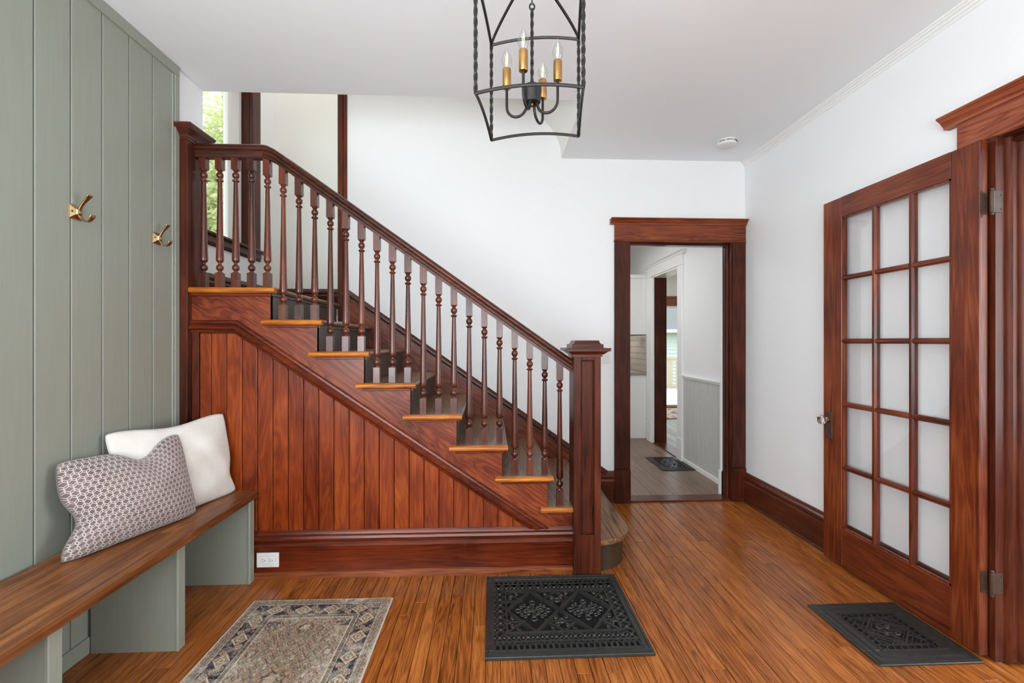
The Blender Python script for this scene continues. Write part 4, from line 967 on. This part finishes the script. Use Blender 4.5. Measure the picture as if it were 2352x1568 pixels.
def big_register(x0, x1, y0, y1, label):
    r_ = tag(empty('floor_register', ((x0+x1)/2, (y0+y1)/2, 0)), label, 'floor register', 'cast-iron floor registers')
    B(x0+0.02, x1-0.02, y0+0.02, y1-0.02, 0.0005, 0.002).build('duct_shadow', 'black', r_)  # black sheet under the grille paints in the dark of the duct
    q = MB(); frame_ring(q, x0, x1, y0, y1, 0.040, 0, 0.009)
    fr = q.build('frame', 'iron', r_, bevel=0.0015)
    q = MB(); frame_ring(q, x0+0.010, x1-0.010, y0+0.010, y1-0.010, 0.004, 0.008, 0.0112); frame_ring(q, x0+0.031, x1-0.031, y0+0.031, y1-0.031, 0.006, 0.008, 0.0115)
    for a in (x0+0.019, x1-0.019):
        for b_ in (y0+0.019, y1-0.019): q.lathe([(0.005, 0), (0.005, 0.003), (0.002, 0.0045)], (a, b_, 0.009), n=10)
    for t in (0.33, 0.36, 0.66, 0.69):
        for b_ in (y0+0.014, y1-0.031): q.box(x0+(x1-x0)*t-0.0015, x0+(x1-x0)*t+0.0015, b_, b_+0.017, 0.009, 0.0106)
    q.build('frame_beading', 'iron', fr)
    q = MB(); ix0, ix1, iy0, iy1 = x0+0.040, x1-0.040, y0+0.040, y1-0.040; zt = 0.0088
    # slotted rows front and back
    for ya, yb in ((iy0, iy0+0.050), (iy1-0.050, iy1)):
        n = 25
        for i in range(n+1):
            xx = ix0+(ix1-ix0)*i/n; q.box(xx-0.0045, xx+0.0045, ya, yb, 0.002, zt)
        q.box(ix0, ix1, (ya if ya == iy0 else ya-0.004), (ya+0.004 if ya == iy0 else ya+0.006), 0.002, zt+0.001)
        yy = yb if ya == iy0 else ya
        q.box(ix0, ix1, yy-0.004, yy+0.004, 0.002, zt+0.002)
        q.box(ix0, ix1, (yb-0.010 if ya == iy0 else yb-0.008), yb-0.002, 0.002, zt)
    # rows of X lattice round the centre
    jx0, jx1, jy0, jy1 = ix0+0.056, ix1-0.056, iy0+0.108, iy1-0.108
    def lattice(xa, xb, ya, yb, nx, ny):
        for i in range(nx):
            for j in range(ny):
                a0, a1 = xa+(xb-xa)*i/nx, xa+(xb-xa)*(i+1)/nx; b0, b1 = ya+(yb-ya)*j/ny, ya+(yb-ya)*(j+1)/ny
                bar2(q, a0, b0, a1, b1, 0.0085, 0.002, zt); bar2(q, a0, b1, a1, b0, 0.0085, 0.002, zt)
                q.lathe([(0.0075, 0), (0.006, 0.0025), (0.0, 0.004)], ((a0+a1)/2, (b0+b1)/2, zt), n=8)
                q.lathe([(0.0065, 0), (0.005, 0.002), (0.0, 0.003)], (a0, (b0+b1)/2, zt-0.001), n=8)
    lattice(ix0, ix1, iy0+0.054, jy0-0.004, 15, 1); lattice(ix0, ix1, jy1+0.004, iy1-0.054, 15, 1)
    lattice(ix0, jx0-0.004, jy0, jy1, 1, 7); lattice(jx1+0.004, ix1, jy0, jy1, 1, 7)
    frame_ring(q, jx0-0.006, jx1+0.006, jy0-0.006, jy1+0.006, 0.008, 0.002, zt+0.0035)
    # pair of large diamonds with scrolls
    mx, my = (jx0+jx1)/2, (jy0+jy1)/2; qx = (jx1-jx0)/4; hy = (jy1-jy0)/2
    for cx_ in (jx0+qx, jx1-qx):
        for sx in (-1, 1):
            for sy in (-1, 1): bar2(q, cx_+sx*qx, my, cx_, my+sy*hy, 0.012, 0.002, zt+0.003); bar2(q, cx_+sx*qx*0.98, my+sy*0.004, cx_, my+sy*hy, 0.004, zt+0.003, zt+0.005)
        q.lathe([(0.014, 0.0), (0.014, 0.006), (0.008, 0.009), (0, 0.0095)], (cx_, my, 0.002), n=12)
        for k in range(8):
            t = math.pi/4*k; rr = 0.036 if k % 2 == 0 else 0.030
            scroll(q, cx_+rr*math.cos(t), my+rr*0.9*math.sin(t), 0.015, 0.0062, 1 if k % 2 else -1, t+math.pi)
        for k in range(4):
            t = math.pi/2*k; rx, ry = 0.070*math.cos(t), 0.062*math.sin(t)
            ring2(q, cx_+rx, my+ry, 0.013, 0.007, 0.0065); bar2(q, cx_, my, cx_+rx*0.8, my+ry*0.8, 0.006, 0.002, zt)
            for sg_ in (-1, 1):
                t2 = t+sg_*0.62; ring2(q, cx_+0.066*math.cos(t2), my+0.052*math.sin(t2), 0.0085, 0.0055, 0.0062, 10)
    for cx_ in (jx0, mx, jx1):
        for sy in (-1, 1):
            sgs = (1,) if cx_ == jx0 else (-1,) if cx_ == jx1 else (-1, 1)
            for sx in sgs:
                bar2(q, cx_, my+sy*hy*0.98, cx_+sx*qx*0.62, my+sy*hy*0.46, 0.010, 0.002, zt+0.001)
                bar2(q, cx_, my+sy*hy*0.50, cx_+sx*qx*0.52, my+sy*hy*0.50, 0.007, 0.002, zt)
                scroll(q, cx_+sx*0.022, my+sy*hy*0.66, 0.014, 0.006, sx*sy, 0.5); scroll(q, cx_+sx*0.050, my+sy*hy*0.86, 0.011, 0.006, -sx*sy, 2.0)
                scroll(q, cx_+sx*0.026, my+sy*hy*0.32, 0.013, 0.006, -sx*sy, 1.2)
            ring2(q, cx_, my+sy*hy*0.50, 0.014, 0.007, 0.0066)
    q.build('grille', 'iron', r_, smooth=45); r_.scale = (1, 1, 1.5)
    return r_
big_register(-0.028, 0.650, 1.781, 2.398, 'large black cast-iron floor register in front of the newel post')

def small_register(x0, x1, y0, y1, label, fw=0.082, name='floor_register'):
    r_ = tag(empty(name, ((x0+x1)/2, (y0+y1)/2, 0)), label, 'floor register', 'cast-iron floor registers')
    B(x0+0.02, x1-0.02, y0+0.02, y1-0.02, 0.0005, 0.0018).build('duct_shadow', 'black', r_)
    q = MB(); frame_ring(q, x0, x1, y0, y1, fw, 0, 0.0075); fr = q.build('frame', 'iron', r_, bevel=0.002)
    q = MB(); frame_ring(q, x0+0.012, x1-0.012, y0+0.012, y1-0.012, 0.004, 0.007, 0.0095)
    frame_ring(q, x0+fw*0.50, x1-fw*0.50, y0+fw*0.50, y1-fw*0.50, 0.006, 0.007, 0.0105); frame_ring(q, x0+fw-0.006, x1-fw+0.006, y0+fw-0.006, y1-fw+0.006, 0.006, 0.007, 0.010)
    q.build('frame_beading', 'iron', fr)
    q = MB(); a0, a1, b0, b1 = x0+fw, x1-fw, y0+fw, y1-fw; zt = 0.0072; n = 9
    # border of short slanted bars, then diagonal lattice
    e = (a1-a0)*0.115
    for i in range(n+1):
        xx = a0+(a1-a0)*i/n
        for ya, yb in ((b0, b0+e), (b1-e, b1)): bar2(q, xx, ya, min(a1, xx+0.012), yb, 0.0055, 0.0016, zt)
        yy = b0+(b1-b0)*i/n
        for xa, xb in ((a0, a0+e), (a1-e, a1)): bar2(q, xa, yy, xb, min(b1, yy+0.012), 0.0055, 0.0016, zt)
    frame_ring(q, a0+e-0.003, a1-e+0.003, b0+e-0.003, b1-e+0.003, 0.006, 0.0016, zt+0.001)
    c0, c1, d0_, d1_ = a0+e, a1-e, b0+e, b1-e; mx, my = (c0+c1)/2, (d0_+d1_)/2
    for k in range(1, 5):
        t = k/5
        bar2(q, c0+(c1-c0)*t, d0_, c0, d0_+(d1_-d0_)*t, 0.0055, 0.0016, zt) if k < 5 else None
        bar2(q, c1-(c1-c0)*t, d1_, c1, d1_-(d1_-d0_)*t, 0.0055, 0.0016, zt)
        bar2(q, c1-(c1-c0)*t, d0_, c1, d0_+(d1_-d0_)*t, 0.0055, 0.0016, zt)
        bar2(q, c0+(c1-c0)*t, d1_, c0, d1_-(d1_-d0_)*t, 0.0055, 0.0016, zt)
    bar2(q, mx, d0_, mx, d1_, 0.007, 0.0016, zt+0.001); bar2(q, c0, my, c1, my, 0.007, 0.0016, zt+0.001)
    for sx in (-1, 1):
        for sy in (-1, 1): bar2(q, mx, my+sy*(d1_-d0_)*0.48, mx+sx*(c1-c0)*0.48, my, 0.008, 0.0016, zt+0.0015); scroll(q, mx+sx*0.022, my+sy*0.022, 0.012, 0.006, sx*sy)
    ring2(q, mx, my, 0.018, 0.007, 0.0062)
    q.build('grille', 'iron', r_, smooth=45)
    return r_
small_register(1.490, 1.912, 1.683, 2.090, 'black cast-iron floor register half under the glazed door')
small_register(1.648, 1.985, 4.325, 4.830, 'small black floor register on the kitchen floor', 0.06)

# ------------------------------------------------------------------ landing window and the tree outside
w1 = setting(empty('window_1', (-2.12, 3.6, 2.06)), 'tall landing window with dark casing and white sash')
B(-2.12, -2.098, 4.092, 4.228, 2.062, 3.6).build('casing', 'darkz', w1, bevel=0.003)
B(-2.12, -2.090, 4.078, 4.096, 2.062, 3.6).build('casing_bead', 'darkz', w1, bevel=0.004)
B(-2.19, -2.12, 4.078, 4.095, 2.062, 3.55).build('side_jamb', 'darkz', w1)
B(-2.24, -2.065, 3.14, 4.322, 2.046, 2.066).build('window_stool', 'darky', w1, bevel=0.004)
MB().prism([(-2.12, 1.972), (-2.108, 1.972), (-2.100, 1.982), (-2.104, 1.990), (-2.098, 1.996), (-2.098, 2.036), (-2.085, 2.046), (-2.12, 2.046)], 'y', 3.14, 4.238).build('apron', 'darky', w1, smooth=30)
B(-2.255, -2.19, 4.030, 4.095, 2.062, 3.55).build('outer_frame', 'wtrim', w1, bevel=0.002)
B(-2.225, -2.196, 4.052, 4.062, 2.062, 3.55).build('track_rib', 'wtrim', w1)
sh = B(-2.245, -2.205, 3.905, 4.030, 2.062, 3.55).build('sash_stile', 'wtrim', w1, bevel=0.004)
B(-2.2045, -2.203, 3.955, 3.960, 2.062, 3.55).build('stile_groove', 'wtrim', sh)
B(-2.245, -2.205, 3.15, 3.19, 2.062, 3.55).build('sash_stile', 'wtrim', w1, bevel=0.004)
B(-2.245, -2.205, 3.19, 3.905, 2.062, 2.085).build('sash_rail', 'wtrim', w1, bevel=0.003)
B(-2.245, -2.205, 3.19, 3.905, 3.49, 3.55).build('sash_rail', 'wtrim', w1, bevel=0.003)
B(-2.229, -2.225, 3.19, 3.905, 2.085, 3.49).build('pane', 'pane', w1)

g = setting(B(-60, 60, 4.9, 70, -1.0, -0.9).add([], []).box(-60, -2.6, -30, 4.9, -1.0, -0.9).build('ground', 'grass'), 'lawn outside')
def make_tree(c, h, r_, nleaf, label, seed, leaf=0.075):
    rr = random.Random(seed); t = tag(empty('garden_tree', c), label, 'tree')
    q = MB(); cx_, cy_, cz_ = c; tips = []
    q.tube([(cx_, cy_, cz_), (cx_+0.1, cy_, cz_+h*0.25), (cx_-0.05, cy_+0.1, cz_+h*0.5), (cx_, cy_, cz_+h*0.85)], [0.16, 0.13, 0.09, 0.03], 8)
    for i in range(26):
        a = rr.uniform(0, 6.28); z0 = cz_+h*rr.uniform(0.25, 0.75); L_ = r_*rr.uniform(0.6, 1.0)
        p1 = (cx_+0.4*L_*math.cos(a), cy_+0.4*L_*math.sin(a), z0+0.25*L_); p2 = (cx_+L_*math.cos(a), cy_+L_*math.sin(a), z0+L_*rr.uniform(0.3, 0.8))
        q.tube([(cx_, cy_, z0), p1, p2], [0.04, 0.028, 0.008], 5); tips += [p1, p2, tuple((a_+b_)/2 for a_, b_ in zip(p1, p2))]
    q.build('trunk', 'bark', t, smooth=50)
    f_ = MB()
    for i in range(nleaf):
        if rr.random() < 0.75:
            b_ = rr.choice(tips); p = Vector((rr.gauss(b_[0], r_*0.16), rr.gauss(b_[1], r_*0.16), rr.gauss(b_[2], r_*0.16)))
        else: p = Vector((cx_+rr.gauss(0, r_*0.45), cy_+rr.gauss(0, r_*0.45), cz_+h*0.62+rr.gauss(0, h*0.16)))
        a = Vector((rr.gauss(0, 1), rr.gauss(0, 1), rr.gauss(0, 0.6))).normalized(); b2 = a.orthogonal().normalized(); b2.rotate(Matrix.Rotation(rr.uniform(0, 6.28), 3, a)); s_ = leaf*rr.uniform(0.6, 1.3)
        o = len(f_.v); f_.v += [tuple(p-a*s_), tuple(p+b2*s_*0.5), tuple(p+a*s_), tuple(p-b2*s_*0.5)]; f_.f.append((o, o+1, o+2, o+3))
    o = f_.build('foliage', 'leaf', t); o['kind'] = 'stuff'
    return t
make_tree((-6.0, 9.4, -0.9), 7.6, 2.5, 26000, 'light green leafy tree seen through the landing window', 11)

# ------------------------------------------------------------------ kitchen beyond the doorway
kf = setting(B(0.3, XR+0.3, 3.56, 7.6, -0.12, -0.004).build('floor_kitchen', 'vinyl'), 'grey-brown plank floor of the kitchen')
pw = 0.18; x = 0.95; mc = None; i = 0
while x < 2.0:
    for (ya, yb) in ((3.62, 4.5+0.35*(i % 3)), (4.5+0.35*(i % 3), 6.0)):
        B(x+0.0008, min(x+pw, 2.0)-0.0008, ya+0.0006, yb-0.0006, -0.004, 0.0).build('vinyl_plank', 'vinyl', kf, bevel=0.0006)
    x += pw; i += 1
KO0, KO1 = 4.757, 5.53
wk = MB().box(XR, XR+0.15, 3.62, KO0, 0, 2.6).box(XR, XR+0.15, KO0, KO1, 2.05, 2.6).box(XR, XR+0.15, KO1, 7.6, 0, 2.6)
wk = setting(wk.build('wall_kitchen_right', 'wall'), 'white kitchen wall with wainscot and cased opening')
B(0.3, XR, 7.6, 7.7, 0, 2.6).build('wall_kitchen_back', 'cream', struct=True)
B(0.18, 0.3, 4.64, 7.7, 0, 2.6).build('wall_kitchen_left', 'cream', struct=True)
B(0.3, 6.2, 3.62, 8.6, 2.6, 2.7).build('ceiling_kitchen', 'cream', struct=True)
# wainscot boards
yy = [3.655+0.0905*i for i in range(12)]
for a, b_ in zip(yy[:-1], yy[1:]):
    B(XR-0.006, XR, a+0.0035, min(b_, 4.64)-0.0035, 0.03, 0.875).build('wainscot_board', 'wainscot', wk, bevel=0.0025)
MB().prism([(XR, 0.872), (XR-0.016, 0.872), (XR-0.018, 0.884), (XR-0.026, 0.890), (XR-0.026, 0.899), (XR, 0.903)], 'y', 3.645, 4.64).build('wainscot_cap', 'wtrim', wk)
B(XR-0.018, XR, 3.645, 4.64, 0, 0.045).build('base_strip', 'wtrim', wk, bevel=0.003)
c = setting(empty('trim_5', (XR, 5.14, 0)), 'white casing of the opening from kitchen to dining room')
B(XR-0.024, XR, 4.640, KO0, 0, 2.05).build('side_casing', 'wtrim', c, bevel=0.003)
B(XR-0.030, XR, 4.634, KO0+0.002, 0, 0.24).build('plinth_block', 'wtrim', c, bevel=0.003)
B(XR-0.024, XR, KO1+0.02, 5.688, 0, 2.05).build('side_casing', 'wtrim', c, bevel=0.003)
B(XR-0.030, XR, KO1+0.018, 5.694, 0, 0.24).build('plinth_block', 'wtrim', c, bevel=0.003)
B(XR-0.024, XR, 4.640, 5.688, 2.052, 2.168).build('head_board', 'wtrim', c, bevel=0.003)
MB().prism([(XR, 2.166), (XR-0.03, 2.166), (XR-0.036, 2.182), (XR-0.060, 2.196), (XR-0.060, 2.206), (XR, 2.206)], 'y', 4.585, 5.745).build('head_cap', 'wtrim', c)
B(XR+0.006, XR+0.16, KO1-0.012, KO1+0.01, 0, 2.034).build('far_jamb', 'darkz', c)
B(XR-0.012, XR+0.006, KO1-0.012, KO1+0.02, 0, 2.034).build('jamb_lip', 'wtrim', c)
B(XR-0.012, XR+0.16, KO0-0.02, KO0+0.008, 0, 2.034).build('near_jamb', 'wtrim', c)
B(XR-0.012, XR+0.16, KO0, KO1, 2.034, 2.0515).build('head_jamb', 'wtrim', c)
B(XR-0.01, XR+0.16, KO0, KO1, 0.0, 0.010).build('threshold', 'darky', c, bevel=0.003)
# cabinets, counter, tiled splashback
uc = tag(empty('wall_cabinet', (1.70, 6.6, 1.34)), 'white kitchen wall cabinet above the tiled splashback', 'cabinet')
B(1.62, XR, 5.790, 7.55, 1.34, 2.06).build('cabinet_body', 'wtrim', uc, bevel=0.003)
B(1.60, XR, 5.778, 7.56, 2.06, 2.112).build('cornice', 'wtrim', uc, bevel=0.006)
B(1.945, XR, 5.782, 5.790, 1.34, 2.06).build('end_stile', 'wtrim', uc, bevel=0.002)
ul = light('under_cabinet_light', 'AREA', (1.78, 6.7, 1.33), 3.0, (1.0, 0.93, 0.82), (0.2, 1.4), (0, 0, -1))
lc = tag(empty('base_cabinet', (1.70, 6.6, 0)), 'white kitchen base cabinet end panel beside the cased opening', 'cabinet')
B(1.38, XR, 5.790, 7.55, 0.0, 0.815).build('cabinet_body', 'wtrim', lc, bevel=0.003)
B(1.36, 1.38, 5.90, 6.5, 0.1, 0.80).build('cabinet_door', 'wtrim', lc, bevel=0.003)
tag(B(1.35, XR, 5.775, 7.56, 0.815, 0.850).build('countertop', 'counter', bevel=0.003), 'grey counter slab on the white base cabinet', 'countertop')
sp = setting(B(XR-0.004, XR, 5.78, 7.55, 0.852, 1.34).build('wall_tile_field', 'grout'), 'taupe tiled splashback between kitchen cabinets')
tm = None
for j in range(6):
    for i in range(17):
        ya = 5.782+i*0.102; za = 0.856+j*0.0806
        if tm is None: tm = B(XR-0.012, XR-0.004, ya, ya+0.098, za, za+0.0770).build('tile', 'tile', sp, bevel=0.0015)
        else: link_copy(tm, 'tile', sp, (XR-0.008, ya+0.049, za))

# ------------------------------------------------------------------ dining room and the garden beyond
df = setting(B(XR+0.15, 6.2, 3.62, 8.6, -0.12, -0.004).build('floor_dining', 'greyfloor'), 'pale grey plank floor of the dining room')
x = 2.15; i = 0
while x < 4.4:
    ya = 4.6; 
    for yb in (5.9+0.4*(i % 3), 8.45): B(x+0.001, x+0.129, ya+0.001, yb-0.001, -0.004, 0).build('floor_plank', 'greyfloor', df, bevel=0.001); ya = yb
    x += 0.13; i += 1
G0, G1, GZ1 = 2.75, 4.35, 1.92
MB().box(XR+0.15, G0, 8.45, 8.57, 0, 2.6).box(G1, 6.2, 8.45, 8.57, 0, 2.6).box(G0, G1, 8.45, 8.57, GZ1, 2.6).build('wall_dining_back', 'wall', struct=True)
B(6.1, 6.2, 3.62, 8.45, 0, 2.6).build('wall_dining_right', 'wall', struct=True)
B(XR+0.15, 6.2, 3.52, 3.62, 0, 2.6).build('wall_dining_front', 'wall', struct=True)
gd = setting(empty('door_2', (3.55, 8.5, 0)), 'glass garden door with dark head trim in the dining room')
B(G0-0.1, G1+0.1, 8.428, 8.45, GZ1, GZ1+0.135).build('head_board', 'headx', gd, bevel=0.003)
B(G0-0.13, G1+0.13, 8.405, 8.45, GZ1+0.135, GZ1+0.18).build('head_cap', 'headx', gd, bevel=0.006)
B(G0-0.1, G0, 8.428, 8.45, 0, GZ1).build('side_casing', 'darkz', gd); B(G1, G1+0.1, 8.428, 8.45, 0, GZ1).build('side_casing', 'darkz', gd)
B(G0, G1, 8.46, 8.54, 0.0, 0.055).build('sill', 'railpaint', gd, bevel=0.003); B(G0, G1, 8.42, 8.46, 0.0, 0.022).build('threshold', 'headx', gd, bevel=0.003)
B(G0, G0+0.06, 8.47, 8.53, 0.055, GZ1).build('door_stile', 'wtrim', gd); B(G1-0.06, G1, 8.47, 8.53, 0.055, GZ1).build('door_stile', 'wtrim', gd); B(G0, G1, 8.47, 8.53, GZ1-0.05, GZ1).build('door_rail', 'wtrim', gd)
B(G0+0.06, G1-0.06, 8.498, 8.502, 0.055, GZ1-0.05).build('pane', 'pane', gd)
mm, nt, b = base_mat('grey_pattern_rug'); co, rnd = obj_coord(nt); vo = N(nt, 'ShaderNodeTexVoronoi', Scale=9.0); nt.links.new(co, vo.inputs['Vector'])
nt.links.new(ramp(nt, vo.outputs['Distance'], [(0.2, lin((96, 88, 82))), (0.5, lin((150, 138, 126))), (0.7, lin((70, 68, 70)))]), b.inputs['Base Color']); b.inputs['Roughness'].default_value = 0.95; M['rug2'] = mm
tag(B(2.55, 4.3, 7.2, 8.3, 0.0, 0.010).build('dining_rug', 'rug2', bevel=0.002), 'grey patterned rug by the garden door of the dining room', 'rug')
dk = tag(empty('garden_deck', (4.5, 10.5, 0)), 'sunlit pale deck outside the garden door', 'deck')
for i in range(28):
    y0 = 8.6+i*0.142; B(2.2, 7.5, y0, y0+0.136, -0.08, -0.05).build('deck_board', 'deckpaint', dk)
B(2.2, 7.5, 8.62, 12.5, -0.89, -0.085).build('deck_frame', 'railpaint', dk)
rl = tag(empty('deck_railing', (5.0, 12.45, -0.05)), 'beige balustrade along the far edge of the deck', 'railing')
B(2.2, 7.5, 12.40, 12.49, 0.77, 0.83).build('top_rail', 'railpaint', rl); B(2.2, 7.5, 12.42, 12.47, 0.70, 0.77).build('sub_rail', 'railpaint', rl); B(2.2, 7.5, 12.42, 12.47, -0.05, 0.03).build('bottom_rail', 'railpaint', rl)
for i in range(22): B(2.3+i*0.235, 2.3+i*0.235+0.135, 12.43, 12.46, 0.03, 0.70).build('baluster', 'railpaint', rl)
nh = tag(empty('neighbour_house', (8, 19, -0.9)), 'pale sided neighbouring house with grey shingle roof beyond the deck', 'house')
B(3.0, 16.0, 18.0, 24, -0.9, 1.62).build('wall', 'siding', nh)
cl = MB()
for i in range(18): cl.prism([(17.965, -0.9+i*0.14), (18.0, -0.9+i*0.14), (18.0, -0.76+i*0.14), (17.99, -0.76+i*0.14)], 'x', 3.0, 16.0)
cl.build('clapboards', 'siding', nh)['kind'] = 'stuff'
MB().prism([(17.6, 1.66), (17.6, 1.72), (21.0, 4.6), (24.4, 1.72), (24.4, 1.66)], 'x', 2.6, 16.4).build('roof', 'shingle', nh)
B(2.6, 16.4, 17.48, 17.62, 1.60, 1.72).build('gutter', 'wtrim', nh)
bpy.context.view_layer.update()
